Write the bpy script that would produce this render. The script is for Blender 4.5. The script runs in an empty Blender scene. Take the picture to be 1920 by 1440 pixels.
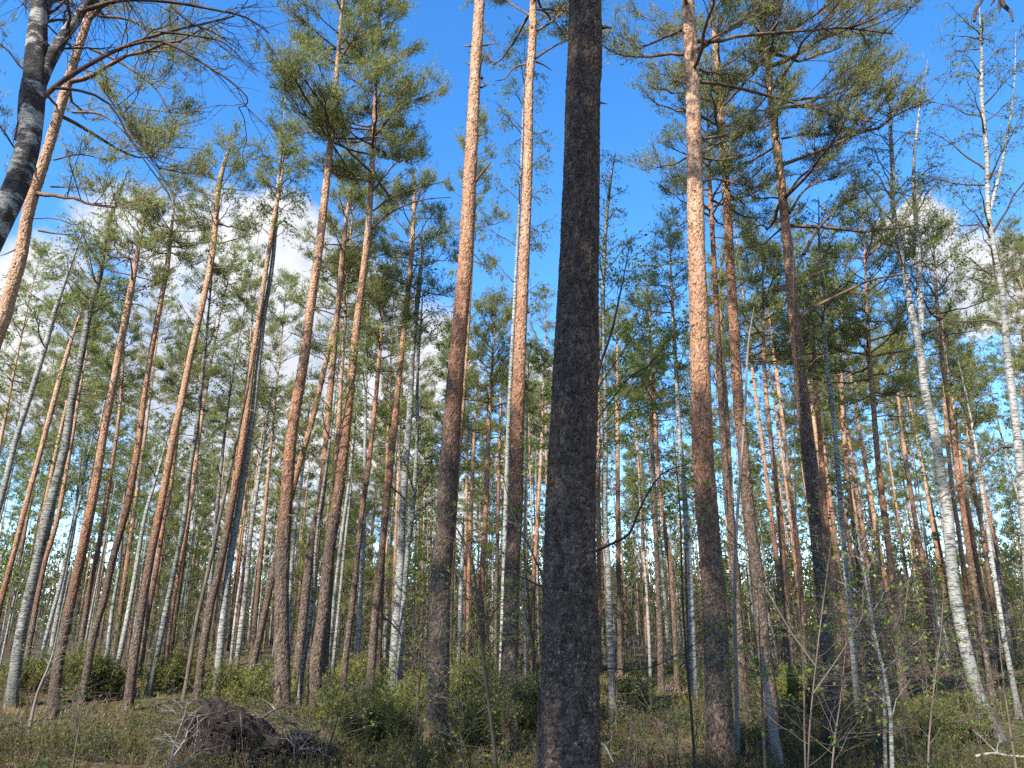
import bpy, math
import numpy as np

# ------------------------------------------------------------------ camera
SC = bpy.context.scene
COL = SC.collection
F_PX = 1380.0                       # focal length in pixels of the 1920 wide photograph
PITCH = math.radians(18.06)
CAM_H = 1.6
cam = bpy.data.cameras.new('camera')
cam.sensor_width = 36.0
cam.lens = 36.0 * F_PX / 1920.0
cam.clip_end = 3000
cam_o = bpy.data.objects.new('camera', cam)
cam_o.location = (0, 0, CAM_H)
cam_o.rotation_euler = (math.radians(90) + PITCH, 0, 0)
COL.objects.link(cam_o)
SC.camera = cam_o

# ------------------------------------------------------------------ sun, sky, exposure
SUN_EL = math.radians(41)
SUN_AZ = math.radians(212)          # compass direction of the sun, clockwise from +Y: behind the camera, to the left
sd = np.array([math.sin(SUN_AZ) * math.cos(SUN_EL), math.cos(SUN_AZ) * math.cos(SUN_EL), math.sin(SUN_EL)])
sun = bpy.data.lights.new('sun', 'SUN')
sun.energy = 5.0
sun.angle = math.radians(0.53)
sun.color = (1.0, 0.94, 0.84)
sun_o = bpy.data.objects.new('sun', sun)
from mathutils import Vector
sun_o.rotation_euler = Vector(sd).to_track_quat('Z', 'Y').to_euler()
sun_o.location = (-20, -30, 40)
COL.objects.link(sun_o)

SC.view_settings.view_transform = 'Standard'
SC.view_settings.look = 'None'
SC.view_settings.gamma = 1.0
SC.view_settings.use_curve_mapping = False
SC.view_settings.exposure = 1.32

SC.render.engine = 'CYCLES'
cy = SC.cycles
cy.max_bounces = 5
cy.diffuse_bounces = 3
cy.glossy_bounces = 2
cy.transmission_bounces = 3
cy.transparent_max_bounces = 4
cy.use_adaptive_sampling = True
cy.adaptive_threshold = 0.02
cy.use_denoising = False
cy.caustics_reflective = False
cy.caustics_refractive = False


def px_dir(x, y):
    """world direction (forward component 1) through a pixel of the photograph"""
    r = (x - 960.0) / F_PX
    u = (720.0 - y) / F_PX
    return np.array([r, math.cos(PITCH) - u * math.sin(PITCH), math.sin(PITCH) + u * math.cos(PITCH)])


def at(x, y, D):
    """point on the pixel's ray at the horizontal distance D in front of the camera, and its scale (metres per pixel)"""
    d = px_dir(x, y)
    t = D / d[1]
    p = d * t
    p[2] += CAM_H
    return p, t / F_PX


world = bpy.data.worlds.new('World')
SC.world = world
world.use_nodes = True
wn = world.node_tree.nodes
wl = world.node_tree.links
wn.clear()


def N(nodes, kind, **kw):
    n = nodes.new(kind)
    for k, v in kw.items():
        if k in n.bl_rna.properties:
            setattr(n, k, v)
        else:
            n.inputs[k].default_value = v
    return n


w_out = N(wn, 'ShaderNodeOutputWorld')
w_bg = N(wn, 'ShaderNodeBackground')
w_bg.inputs['Strength'].default_value = 0.13
wl.new(w_bg.outputs[0], w_out.inputs[0])
sky = N(wn, 'ShaderNodeTexSky')
sky.sky_type = 'NISHITA'
sky.sun_disc = False
sky.sun_elevation = SUN_EL
sky.sun_rotation = SUN_AZ
sky.altitude = 1500
sky.air_density = 1.0
sky.dust_density = 0.05
sky.ozone_density = 2.0
hs = N(wn, 'ShaderNodeHueSaturation')
hs.inputs['Saturation'].default_value = 1.30
hs.inputs['Value'].default_value = 1.33
hs.inputs['Hue'].default_value = 0.502
wl.new(sky.outputs[0], hs.inputs['Color'])
# cumulus: soft bodies at directions of the sky, broken up by noise
tc = N(wn, 'ShaderNodeTexCoord')
wnz = N(wn, 'ShaderNodeTexNoise', Scale=5.0, Detail=6.0, Roughness=0.6)
wl.new(tc.outputs['Generated'], wnz.inputs['Vector'])
sub = N(wn, 'ShaderNodeVectorMath', operation='SUBTRACT')
wl.new(wnz.outputs['Color'], sub.inputs[0])
sub.inputs[1].default_value = (0.5, 0.5, 0.5)
scl = N(wn, 'ShaderNodeVectorMath', operation='SCALE')
scl.inputs['Scale'].default_value = 0.16
wl.new(sub.outputs[0], scl.inputs[0])
addv = N(wn, 'ShaderNodeVectorMath', operation='ADD')
wl.new(tc.outputs['Generated'], addv.inputs[0])
wl.new(scl.outputs[0], addv.inputs[1])
BLOBS = [(250, 430, 110), (110, 530, 120), (370, 500, 150), (500, 540, 150), (290, 690, 210), (480, 720, 200),
         (660, 620, 150), (750, 680, 160), (620, 800, 150), (1010, 740, 85), (820, 960, 120), (400, 950, 130),
         (1840, 520, 85), (1740, 450, 55), (980, 860, 80), (560, 1000, 120), (-20, 600, 150), (60, 700, 150), (700, 860, 130), (2120, 560, 150),
         (-420, 700, 230), (2450, 650, 220)]
last = None
for bx, by, br in BLOBS:
    d = px_dir(bx, by)
    d = d / np.linalg.norm(d)
    ang = br / F_PX * 1.0
    dt = N(wn, 'ShaderNodeVectorMath', operation='DISTANCE')
    wl.new(addv.outputs[0], dt.inputs[0])
    dt.inputs[1].default_value = tuple(d)
    mr = N(wn, 'ShaderNodeMapRange')
    mr.inputs['From Min'].default_value = ang * 1.15
    mr.inputs['From Max'].default_value = ang * 0.35
    wl.new(dt.outputs['Value'], mr.inputs['Value'])
    if last is None:
        last = mr.outputs[0]
    else:
        mx = N(wn, 'ShaderNodeMath', operation='MAXIMUM')
        wl.new(last, mx.inputs[0])
        wl.new(mr.outputs[0], mx.inputs[1])
        last = mx.outputs[0]
# cloud noise, then unseen cumulus added beside and behind the view as white fill
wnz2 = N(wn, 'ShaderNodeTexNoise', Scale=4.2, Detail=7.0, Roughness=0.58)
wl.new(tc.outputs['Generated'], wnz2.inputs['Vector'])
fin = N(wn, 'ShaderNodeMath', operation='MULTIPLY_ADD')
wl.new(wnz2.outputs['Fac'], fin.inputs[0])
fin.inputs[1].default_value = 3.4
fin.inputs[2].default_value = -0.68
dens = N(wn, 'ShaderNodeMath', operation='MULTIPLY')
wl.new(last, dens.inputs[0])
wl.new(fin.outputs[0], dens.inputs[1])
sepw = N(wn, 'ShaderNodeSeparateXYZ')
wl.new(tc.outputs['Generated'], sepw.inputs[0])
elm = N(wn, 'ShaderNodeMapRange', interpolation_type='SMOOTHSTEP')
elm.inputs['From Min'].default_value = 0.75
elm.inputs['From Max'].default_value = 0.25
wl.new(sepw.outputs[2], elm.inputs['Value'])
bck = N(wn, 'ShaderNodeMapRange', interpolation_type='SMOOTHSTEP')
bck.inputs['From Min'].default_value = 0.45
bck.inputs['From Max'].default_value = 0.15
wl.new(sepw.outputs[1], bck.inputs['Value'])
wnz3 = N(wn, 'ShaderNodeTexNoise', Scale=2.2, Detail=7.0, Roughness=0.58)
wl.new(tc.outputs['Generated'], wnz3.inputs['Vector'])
fill_cloud = N(wn, 'ShaderNodeMapRange', interpolation_type='SMOOTHSTEP')
fill_cloud.inputs['From Min'].default_value = 0.46
fill_cloud.inputs['From Max'].default_value = 0.58
wl.new(wnz3.outputs['Fac'], fill_cloud.inputs['Value'])
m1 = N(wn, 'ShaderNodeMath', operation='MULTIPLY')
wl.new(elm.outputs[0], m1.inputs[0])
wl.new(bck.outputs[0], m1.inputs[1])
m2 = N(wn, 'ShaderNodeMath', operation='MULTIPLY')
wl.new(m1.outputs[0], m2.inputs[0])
wl.new(fill_cloud.outputs[0], m2.inputs[1])
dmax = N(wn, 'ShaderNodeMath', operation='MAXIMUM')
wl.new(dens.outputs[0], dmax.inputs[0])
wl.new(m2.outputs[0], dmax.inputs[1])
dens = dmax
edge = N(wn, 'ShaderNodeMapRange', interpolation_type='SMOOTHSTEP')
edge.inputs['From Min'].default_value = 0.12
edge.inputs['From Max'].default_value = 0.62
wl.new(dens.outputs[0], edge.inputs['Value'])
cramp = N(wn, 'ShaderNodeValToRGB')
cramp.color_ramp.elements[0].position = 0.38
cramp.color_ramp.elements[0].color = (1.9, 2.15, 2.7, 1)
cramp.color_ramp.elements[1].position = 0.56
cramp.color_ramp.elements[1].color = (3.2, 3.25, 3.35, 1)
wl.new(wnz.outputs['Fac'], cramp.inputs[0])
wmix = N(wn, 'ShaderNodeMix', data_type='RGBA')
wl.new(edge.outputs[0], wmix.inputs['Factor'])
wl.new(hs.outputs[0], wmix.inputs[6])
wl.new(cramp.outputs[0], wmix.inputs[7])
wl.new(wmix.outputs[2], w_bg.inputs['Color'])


# ------------------------------------------------------------------ materials
def new_mat(name):
    m = bpy.data.materials.new(name)
    m.use_nodes = True
    nt = m.node_tree
    b = nt.nodes['Principled BSDF']
    b.inputs['Specular IOR Level'].default_value = 0.25
    b.inputs['Roughness'].default_value = 0.85
    return m, nt.nodes, nt.links, b


def ramp(nodes, links, src, stops):
    r = nodes.new('ShaderNodeValToRGB')
    e = r.color_ramp.elements
    while len(e) < len(stops):
        e.new(0.5)
    for i, (p, c) in enumerate(stops):
        e[i].position = p
        e[i].color = (c[0], c[1], c[2], 1) if not isinstance(c, (int, float)) else (c, c, c, 1)
    links.new(src, r.inputs[0])
    return r.outputs[0]


def mixc(nodes, links, fac, a, b):
    m = nodes.new('ShaderNodeMix')
    m.data_type = 'RGBA'
    if isinstance(fac, (int, float)):
        m.inputs[0].default_value = fac
    else:
        links.new(fac, m.inputs[0])
    for k, v in ((6, a), (7, b)):
        if isinstance(v, tuple):
            m.inputs[k].default_value = (v[0], v[1], v[2], 1)
        else:
            links.new(v, m.inputs[k])
    return m.outputs[2]


def math_n(nodes, links, op, a, b=None, c=None):
    m = nodes.new('ShaderNodeMath')
    m.operation = op
    for k, v in enumerate((a, b, c)):
        if v is None:
            continue
        if isinstance(v, (int, float)):
            m.inputs[k].default_value = v
        else:
            links.new(v, m.inputs[k])
    return m.outputs[0]


def obj_noise(nodes, links, scale, detail=4.0, rough=0.55, stretch=None, out='Fac'):
    t = nodes.new('ShaderNodeTexCoord')
    src = t.outputs['Object']
    if stretch:
        mp = nodes.new('ShaderNodeMapping')
        mp.inputs['Scale'].default_value = stretch
        links.new(src, mp.inputs['Vector'])
        src = mp.outputs[0]
    n = nodes.new('ShaderNodeTexNoise')
    n.inputs['Scale'].default_value = scale
    n.inputs['Detail'].default_value = detail
    n.inputs['Roughness'].default_value = rough
    links.new(src, n.inputs['Vector'])
    return n.outputs[out]


def mat_pine_bark():
    """dark scaly bark low on the stem, thin orange flaking bark above; the object colour's red channel / 20 is the height of the change"""
    m, n, l, b = new_mat('pine_bark')
    t = n.new('ShaderNodeTexCoord')
    sx = n.new('ShaderNodeSeparateXYZ')
    l.new(t.outputs['Object'], sx.inputs[0])
    oi = n.new('ShaderNodeObjectInfo')
    sc = n.new('ShaderNodeSeparateColor')
    l.new(oi.outputs['Color'], sc.inputs[0])
    zt = math_n(n, l, 'MULTIPLY', sc.outputs[0], 20.0)
    low_n = obj_noise(n, l, 1.3, 3.0, 0.6, (1, 1, 0.35))
    dz = math_n(n, l, 'SUBTRACT', sx.outputs[2], zt)
    dz = math_n(n, l, 'MULTIPLY_ADD', low_n, 3.4, math_n(n, l, 'SUBTRACT', dz, 1.7))
    fac = n.new('ShaderNodeMapRange')
    fac.inputs['From Min'].default_value = -1.3
    fac.inputs['From Max'].default_value = 1.6
    l.new(dz, fac.inputs['Value'])
    fine = obj_noise(n, l, 26.0, 5.0, 0.65, (1, 1, 0.4))
    coarse = obj_noise(n, l, 7.0, 4.0, 0.6, (1, 1, 0.45))
    dark = ramp(n, l, fine, [(0.3, (0.018, 0.013, 0.010)), (0.5, (0.074, 0.049, 0.034)), (0.72, (0.195, 0.143, 0.102))])
    redd = ramp(n, l, coarse, [(0.35, (0.055, 0.034, 0.026)), (0.65, (0.10, 0.074, 0.062))])
    dark = mixc(n, l, 0.45, dark, redd)
    # grey lichen on the scales
    lich = obj_noise(n, l, 44.0, 4.0, 0.6)
    lf = ramp(n, l, lich, [(0.55, 0.0), (0.62, 1.0)])
    lowz = n.new('ShaderNodeMapRange')
    lowz.inputs['From Min'].default_value = 4.6
    lowz.inputs['From Max'].default_value = 0.6
    lowz.inputs['To Max'].default_value = 0.85
    l.new(sx.outputs[2], lowz.inputs['Value'])
    patch = ramp(n, l, obj_noise(n, l, 2.3, 3.0), [(0.4, 0.15), (0.62, 1.0)])
    lf2 = math_n(n, l, 'MULTIPLY', math_n(n, l, 'MULTIPLY', lf, lowz.outputs[0]), patch)
    dark = mixc(n, l, lf2, dark, (0.24, 0.23, 0.175))
    vor = n.new('ShaderNodeTexVoronoi')
    vor.inputs['Scale'].default_value = 34.0
    mp = n.new('ShaderNodeMapping')
    mp.inputs['Scale'].default_value = (1, 1, 0.6)
    l.new(t.outputs['Object'], mp.inputs[0])
    l.new(mp.outputs[0], vor.inputs['Vector'])
    vsep = n.new('ShaderNodeSeparateColor')
    l.new(vor.outputs['Color'], vsep.inputs[0])
    hv = n.new('ShaderNodeHueSaturation')
    l.new(math_n(n, l, 'MULTIPLY_ADD', vsep.outputs[0], 0.8, 0.68), hv.inputs['Value'])
    l.new(dark, hv.inputs['Color'])
    dark = hv.outputs[0]
    org = ramp(n, l, coarse, [(0.3, (0.26, 0.145, 0.08)), (0.5, (0.43, 0.285, 0.185)), (0.72, (0.57, 0.44, 0.33))])
    org2 = ramp(n, l, fine, [(0.32, (0.20, 0.09, 0.050)), (0.55, (0.43, 0.25, 0.155)), (0.75, (0.58, 0.43, 0.32))])
    org = mixc(n, l, 0.5, org, org2)
    fleck_shade = ramp(n, l, obj_noise(n, l, 19.0, 2.0, 0.5, (1, 1, 0.6)), [(0.58, 0.0), (0.63, 1.0)])  # dark bark marks, with the shadows of lifted flakes painted in too
    org = mixc(n, l, math_n(n, l, 'MULTIPLY', fleck_shade, 0.55), org, (0.13, 0.06, 0.035))
    up = n.new('ShaderNodeMapRange')
    up.inputs['From Min'].default_value = 0.8
    up.inputs['From Max'].default_value = 5.5
    l.new(dz, up.inputs['Value'])
    rich = ramp(n, l, fine, [(0.3, (0.11, 0.046, 0.026)), (0.5, (0.25, 0.118, 0.064)), (0.72, (0.37, 0.215, 0.135))])
    rich = mixc(n, l, math_n(n, l, 'MULTIPLY', fleck_shade, 0.8), rich, (0.075, 0.036, 0.024))
    org = mixc(n, l, up.outputs[0], rich, org)
    c = mixc(n, l, fac.outputs[0], dark, org)
    l.new(c, b.inputs['Base Color'])
    bmp = n.new('ShaderNodeBump')
    bmp.inputs['Strength'].default_value = 0.85
    bmp.inputs['Distance'].default_value = 0.035
    hgt = math_n(n, l, 'MULTIPLY_ADD', vor.outputs['Distance'], -0.7, math_n(n, l, 'MULTIPLY', fine, 1.2))
    l.new(hgt, bmp.inputs['Height'])
    l.new(bmp.outputs[0], b.inputs['Normal'])
    b.inputs['Roughness'].default_value = 0.9
    return m


def mat_birch_bark(name='birch_bark', dark=0.0):
    m, n, l, b = new_mat(name)
    t = n.new('ShaderNodeTexCoord')
    band = obj_noise(n, l, 6.0, 4.0, 0.65, (1.4, 1.4, 6.0))
    big = obj_noise(n, l, 1.4, 4.0, 0.6, (1, 1, 0.6))
    fine = obj_noise(n, l, 22.0, 3.0, 0.6, (1, 1, 3.0))
    white = ramp(n, l, fine, [(0.3, (0.19, 0.185, 0.17)), (0.6, (0.36, 0.35, 0.325)), (0.8, (0.50, 0.49, 0.46))])
    grey = ramp(n, l, fine, [(0.3, (0.09, 0.095, 0.082)), (0.7, (0.25, 0.26, 0.23))])
    gf = ramp(n, l, big, [(0.38 - dark * 0.25, 0.0), (0.62 - dark * 0.25, 0.9)])
    c = mixc(n, l, gf, white, grey)
    lent = ramp(n, l, band, [(0.52 - dark * 0.07, 0.0), (0.575 - dark * 0.07, 1.0)])
    c = mixc(n, l, math_n(n, l, 'MULTIPLY', lent, 0.88), c, (0.045, 0.038, 0.034))
    scar = ramp(n, l, obj_noise(n, l, 3.2, 5.0, 0.7, (1, 1, 0.8)), [(0.60 - dark * 0.1, 0.0), (0.66 - dark * 0.08, 1.0)])
    c = mixc(n, l, math_n(n, l, 'MULTIPLY', scar, 0.9), c, (0.032, 0.027, 0.025))
    sz_ = n.new('ShaderNodeSeparateXYZ')
    l.new(t.outputs['Object'], sz_.inputs[0])
    foot = n.new('ShaderNodeMapRange')
    foot.inputs['From Min'].default_value = 1.3
    foot.inputs['From Max'].default_value = 0.1
    l.new(math_n(n, l, 'MULTIPLY_ADD', big, 1.6, math_n(n, l, 'SUBTRACT', sz_.outputs[2], 0.8)), foot.inputs['Value'])
    c = mixc(n, l, math_n(n, l, 'MULTIPLY', foot.outputs[0], 0.8), c, (0.10, 0.095, 0.085))
    l.new(c, b.inputs['Base Color'])
    bmp = n.new('ShaderNodeBump')
    bmp.inputs['Strength'].default_value = 0.4
    bmp.inputs['Distance'].default_value = 0.02
    l.new(math_n(n, l, 'ADD', fine, band), bmp.inputs['Height'])
    l.new(bmp.outputs[0], b.inputs['Normal'])
    b.inputs['Roughness'].default_value = 0.75
    return m


def mat_old_birch():
    m, n, l, b = new_mat('old_birch_bark')
    pat = obj_noise(n, l, 5.0, 7.0, 0.68, (1, 1, 1.7))
    fine = obj_noise(n, l, 30.0, 4.0, 0.65, (1, 1, 2.4))
    pale = ramp(n, l, fine, [(0.3, (0.16, 0.15, 0.135)), (0.6, (0.40, 0.385, 0.355)), (0.8, (0.52, 0.51, 0.48))])
    blk = ramp(n, l, fine, [(0.3, (0.014, 0.012, 0.011)), (0.7, (0.075, 0.066, 0.06))])
    c = mixc(n, l, ramp(n, l, pat, [(0.50, 0.0), (0.58, 1.0)]), blk, pale)
    l.new(c, b.inputs['Base Color'])
    bmp = n.new('ShaderNodeBump')
    bmp.inputs['Strength'].default_value = 0.9
    bmp.inputs['Distance'].default_value = 0.03
    l.new(math_n(n, l, 'ADD', fine, pat), bmp.inputs['Height'])
    l.new(bmp.outputs[0], b.inputs['Normal'])
    return m


def mat_wood(name, stops, scale=14.0, stretch=(1, 1, 0.4)):
    m, n, l, b = new_mat(name)
    f = obj_noise(n, l, scale, 4.0, 0.6, stretch)
    l.new(ramp(n, l, f, stops), b.inputs['Base Color'])
    bmp = n.new('ShaderNodeBump')
    bmp.inputs['Strength'].default_value = 0.5
    bmp.inputs['Distance'].default_value = 0.02
    l.new(f, bmp.inputs['Height'])
    l.new(bmp.outputs[0], b.inputs['Normal'])
    return m


def mat_leaf(name, stops, trans=0.35, scale=1.7, tcol=(0.25, 0.35, 0.05), rough=0.55):
    m, n, l, b = new_mat(name)
    f = obj_noise(n, l, scale, 5.0, 0.7)
    oi = n.new('ShaderNodeObjectInfo')
    f = math_n(n, l, 'ADD', f, math_n(n, l, 'MULTIPLY_ADD', oi.outputs['Random'], 0.16, -0.08))
    c = ramp(n, l, f, stops)
    l.new(c, b.inputs['Base Color'])
    b.inputs['Roughness'].default_value = rough
    tr = n.new('ShaderNodeBsdfTranslucent')
    mx = mixc(n, l, 0.6, c, tcol)
    l.new(mx, tr.inputs['Color'])
    ms = n.new('ShaderNodeMixShader')
    ms.inputs[0].default_value = trans
    l.new(b.outputs[0], ms.inputs[1])
    l.new(tr.outputs[0], ms.inputs[2])
    l.new(ms.outputs[0], n['Material Output'].inputs['Surface'])
    return m


def mat_ground():
    m, n, l, b = new_mat('forest_floor')
    f1 = obj_noise(n, l, 0.55, 6.0, 0.65)
    f2 = obj_noise(n, l, 9.0, 6.0, 0.7)
    litter = ramp(n, l, f2, [(0.3, (0.012, 0.008, 0.005)), (0.5, (0.065, 0.043, 0.023)), (0.7, (0.19, 0.135, 0.07))])
    moss = ramp(n, l, f2, [(0.3, (0.014, 0.018, 0.006)), (0.55, (0.048, 0.055, 0.016)), (0.75, (0.11, 0.11, 0.032))])
    c = mixc(n, l, ramp(n, l, f1, [(0.36, 0.0), (0.52, 1.0)]), moss, litter)
    l.new(c, b.inputs['Base Color'])
    bmp = n.new('ShaderNodeBump')
    bmp.inputs['Strength'].default_value = 0.9
    bmp.inputs['Distance'].default_value = 0.06
    l.new(f2, bmp.inputs['Height'])
    l.new(bmp.outputs[0], b.inputs['Normal'])
    b.inputs['Roughness'].default_value = 0.95
    return m


M = {
    'pine': mat_pine_bark(),
    'birch': mat_birch_bark(),
    'birch_dark': mat_birch_bark('birch_bark_grey', 0.5),
    'birch_old': mat_old_birch(),
    'pine_limb': mat_wood('pine_limb_bark', [(0.3, (0.06, 0.042, 0.033)), (0.6, (0.17, 0.105, 0.07)), (0.8, (0.26, 0.19, 0.14))]),
    'twig': mat_wood('birch_twig_bark', [(0.3, (0.045, 0.032, 0.028)), (0.7, (0.12, 0.085, 0.07))]),
    'dead': mat_wood('weathered_wood', [(0.3, (0.10, 0.088, 0.078)), (0.6, (0.22, 0.20, 0.175)), (0.8, (0.36, 0.34, 0.31))], 9.0, (1, 1, 0.25)),
    'darkwood': mat_wood('dark_wet_wood', [(0.3, (0.018, 0.014, 0.012)), (0.6, (0.05, 0.04, 0.034)), (0.85, (0.13, 0.115, 0.10))], 8.0, (1, 1, 0.5)),
    'brownstem': mat_wood('sapling_bark', [(0.3, (0.05, 0.038, 0.030)), (0.6, (0.135, 0.105, 0.082)), (0.8, (0.26, 0.22, 0.18))], 9.0, (1, 1, 0.5)),
    'root': mat_wood('root_bark', [(0.3, (0.022, 0.016, 0.012)), (0.6, (0.075, 0.055, 0.042)), (0.8, (0.21, 0.17, 0.135))], 8.0, (1, 1, 1)),
    'soil': mat_wood('torn_soil', [(0.3, (0.005, 0.004, 0.0035)), (0.55, (0.018, 0.012, 0.009)), (0.75, (0.06, 0.038, 0.027))], 7.0, (1, 1, 1)),
    'stump': mat_wood('rotten_stump_wood', [(0.3, (0.016, 0.010, 0.008)), (0.5, (0.06, 0.038, 0.028)), (0.7, (0.16, 0.12, 0.09))], 11.0, (1, 1, 0.2)),
    'needle': mat_leaf('pine_needles', [(0.28, (0.115, 0.140, 0.055)), (0.5, (0.195, 0.212, 0.072)), (0.72, (0.265, 0.262, 0.090))], 0.5, 1.4, (0.33, 0.34, 0.09), 0.5),
    'far_needle': mat_leaf('far_needles', [(0.3, (0.035, 0.048, 0.018)), (0.55, (0.075, 0.090, 0.030)), (0.75, (0.12, 0.13, 0.042))], 0.3, 0.4, (0.14, 0.16, 0.04)),
    'birch_leaf': mat_leaf('birch_leaves', [(0.3, (0.12, 0.155, 0.035)), (0.55, (0.18, 0.215, 0.05)), (0.75, (0.25, 0.27, 0.075))], 0.5, 1.2, (0.22, 0.33, 0.03)),
    'fresh_leaf': mat_leaf('fresh_sapling_leaves', [(0.3, (0.08, 0.13, 0.018)), (0.55, (0.14, 0.21, 0.03)), (0.75, (0.23, 0.29, 0.05))], 0.5, 1.5, (0.30, 0.44, 0.04)),
    'olive_leaf': mat_leaf('thicket_leaves', [(0.3, (0.070, 0.085, 0.024)), (0.55, (0.13, 0.14, 0.038)), (0.75, (0.20, 0.195, 0.06))], 0.4, 0.5, (0.20, 0.22, 0.04)),
    'juniper': mat_leaf('juniper_needles', [(0.3, (0.045, 0.058, 0.018)), (0.55, (0.125, 0.13, 0.03)), (0.75, (0.22, 0.20, 0.045))], 0.2, 3.0, (0.14, 0.16, 0.03)),
    'bilberry': mat_leaf('bilberry_leaves', [(0.28, (0.018, 0.030, 0.008)), (0.45, (0.058, 0.074, 0.015)), (0.62, (0.14, 0.135, 0.028)), (0.78, (0.15, 0.085, 0.028))], 0.35, 0.8, (0.20, 0.24, 0.03)),
    'heather': mat_leaf('heather_leaves', [(0.3, (0.05, 0.05, 0.014)), (0.5, (0.13, 0.10, 0.03)), (0.7, (0.22, 0.13, 0.045))], 0.35, 0.9, (0.22, 0.18, 0.04)),
    'grass': mat_leaf('dry_grass', [(0.3, (0.14, 0.095, 0.042)), (0.55, (0.28, 0.21, 0.10)), (0.75, (0.42, 0.34, 0.19))], 0.3, 0.9, (0.35, 0.28, 0.15)),
    'ground': mat_ground(),
}


# ------------------------------------------------------------------ mesh helpers
class Geo:
    def __init__(self):
        self.v, self.f, self.n = [], [], 0

    def add(self, V, F):
        if len(V) == 0:
            return self
        self.v.append(np.asarray(V, float).reshape(-1, 3))
        self.f.append(np.asarray(F, np.int64) + self.n)
        self.n += len(self.v[-1])
        return self

    def mesh(self, name, mat, smooth=True, origin=None):
        me = bpy.data.meshes.new(name)
        if self.n:
            V = np.concatenate(self.v)
            if origin is not None:
                V = V - np.asarray(origin)
            lt = np.concatenate([np.full(len(f), f.shape[1], np.int32) for f in self.f])
            li = np.concatenate([f.ravel() for f in self.f]).astype(np.int32)
            me.vertices.add(len(V))
            me.vertices.foreach_set('co', V.astype(np.float32).ravel())
            me.loops.add(len(li))
            me.loops.foreach_set('vertex_index', li)
            me.polygons.add(len(lt))
            ls = np.concatenate([[0], np.cumsum(lt)[:-1]]).astype(np.int32)
            me.polygons.foreach_set('loop_start', ls)
            me.polygons.foreach_set('loop_total', lt)
            if smooth:
                me.polygons.foreach_set('use_smooth', np.ones(len(lt), bool))
            me.update(calc_edges=True)
        me.materials.append(mat)
        return me


def obj(name, me, parent=None, kind=None):
    o = bpy.data.objects.new(name, me)
    COL.objects.link(o)
    if parent is not None:
        o.parent = parent
    if kind:
        o['kind'] = kind
    return o


def thing(name, label, cat, loc=(0, 0, 0), group=None, rz=0.0):
    o = bpy.data.objects.new(name, None)
    o.empty_display_size = 0.3
    COL.objects.link(o)
    o.location = loc
    o.rotation_euler = (0, 0, rz)
    o['label'] = label
    o['category'] = cat
    if group:
        o['group'] = group
    return o


def unit(v):
    return v / np.maximum(np.linalg.norm(v, axis=-1, keepdims=True), 1e-9)


def tubes(C, R, S=3):
    """a batch of tubes: C (B,P,3) centre lines, R (B,P) radii, S sides"""
    C = np.asarray(C, float)
    R = np.asarray(R, float)
    B, P, _ = C.shape
    T = unit(np.gradient(C, axis=1)) if P > 2 else unit(np.repeat(C[:, 1:] - C[:, :1], 2, axis=1))
    mt = np.abs(T.mean(axis=1))
    ref = np.eye(3)[np.argmin(mt, axis=1)][:, None, :]
    A = unit(ref - (ref * T).sum(-1, keepdims=True) * T)
    Bn = np.cross(T, A)
    th = np.arange(S) * 2 * math.pi / S
    V = C[:, :, None, :] + R[:, :, None, None] * (np.cos(th)[None, None, :, None] * A[:, :, None, :] + np.sin(th)[None, None, :, None] * Bn[:, :, None, :])
    b = (np.arange(B) * P * S)[:, None, None]
    p = (np.arange(P - 1) * S)[None, :, None]
    s = np.arange(S)[None, None, :]
    s2 = (s + 1) % S
    q = np.stack([b + p + s, b + p + s2, b + p + S + s2, b + p + S + s], -1).reshape(-1, 4)
    return V.reshape(-1, 3), q


def tufts(rng, pos, dirs, n=7, length=0.085, width=0.011, spread=0.75):
    """needle brushes: n thin triangles about each shoot"""
    K = len(pos)
    pos = np.repeat(pos, n, 0)
    d = unit(np.repeat(unit(dirs), n, 0) + spread * rng.normal(size=(K * n, 3)) * 0.75)
    L = length * rng.uniform(0.7, 1.25, (K * n, 1))
    side = unit(np.cross(d, rng.normal(size=(K * n, 3)))) * width * 0.5
    base = pos - d * L * 0.15 + rng.normal(size=pos.shape) * length * 0.38
    V = np.stack([base - side, base + side, base + d * L + side * 0.35], 1).reshape(-1, 3)
    return V, np.arange(len(V)).reshape(-1, 3)


def leaf_tris(rng, pos, size, jitter=0.3):
    K = len(pos)
    d = unit(rng.normal(size=(K, 3)))
    s = unit(np.cross(d, rng.normal(size=(K, 3))))
    L = (size * rng.uniform(1 - jitter, 1 + jitter, K))[:, None]
    V = np.stack([pos + s * L * 0.38, pos - s * L * 0.38, pos + d * L], 1).reshape(-1, 3)
    return V, np.arange(len(V)).reshape(-1, 3)


def leaf_quads(rng, pos, size, jitter=0.3, up=0.0):
    """small pointed leaves folded a little along the midrib"""
    K = len(pos)
    d = unit(rng.normal(size=(K, 3)) + np.array([0, 0, -0.35 + up]))
    s = unit(np.cross(d, rng.normal(size=(K, 3))))
    L = size * rng.uniform(1 - jitter, 1 + jitter, (K, 1))
    V = np.stack([pos, pos + d * L * 0.45 + s * L * 0.36, pos + d * L, pos + d * L * 0.45 - s * L * 0.36], 1).reshape(-1, 3)
    return V, np.arange(len(V)).reshape(-1, 4)


def rotz(v, a):
    c, s = np.cos(a), np.sin(a)
    return np.stack([v[..., 0] * c - v[..., 1] * s, v[..., 0] * s + v[..., 1] * c, v[..., 2]], -1)


def hash2(ix, iy, seed=0):
    h = (ix * 374761393 + iy * 668265263 + seed * 974634777) & 0x7fffffff
    h = ((h ^ (h >> 13)) * 1274126177) & 0x7fffffff
    h = (h ^ (h >> 16)) & 0xffff
    return h / 65535.0


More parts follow.
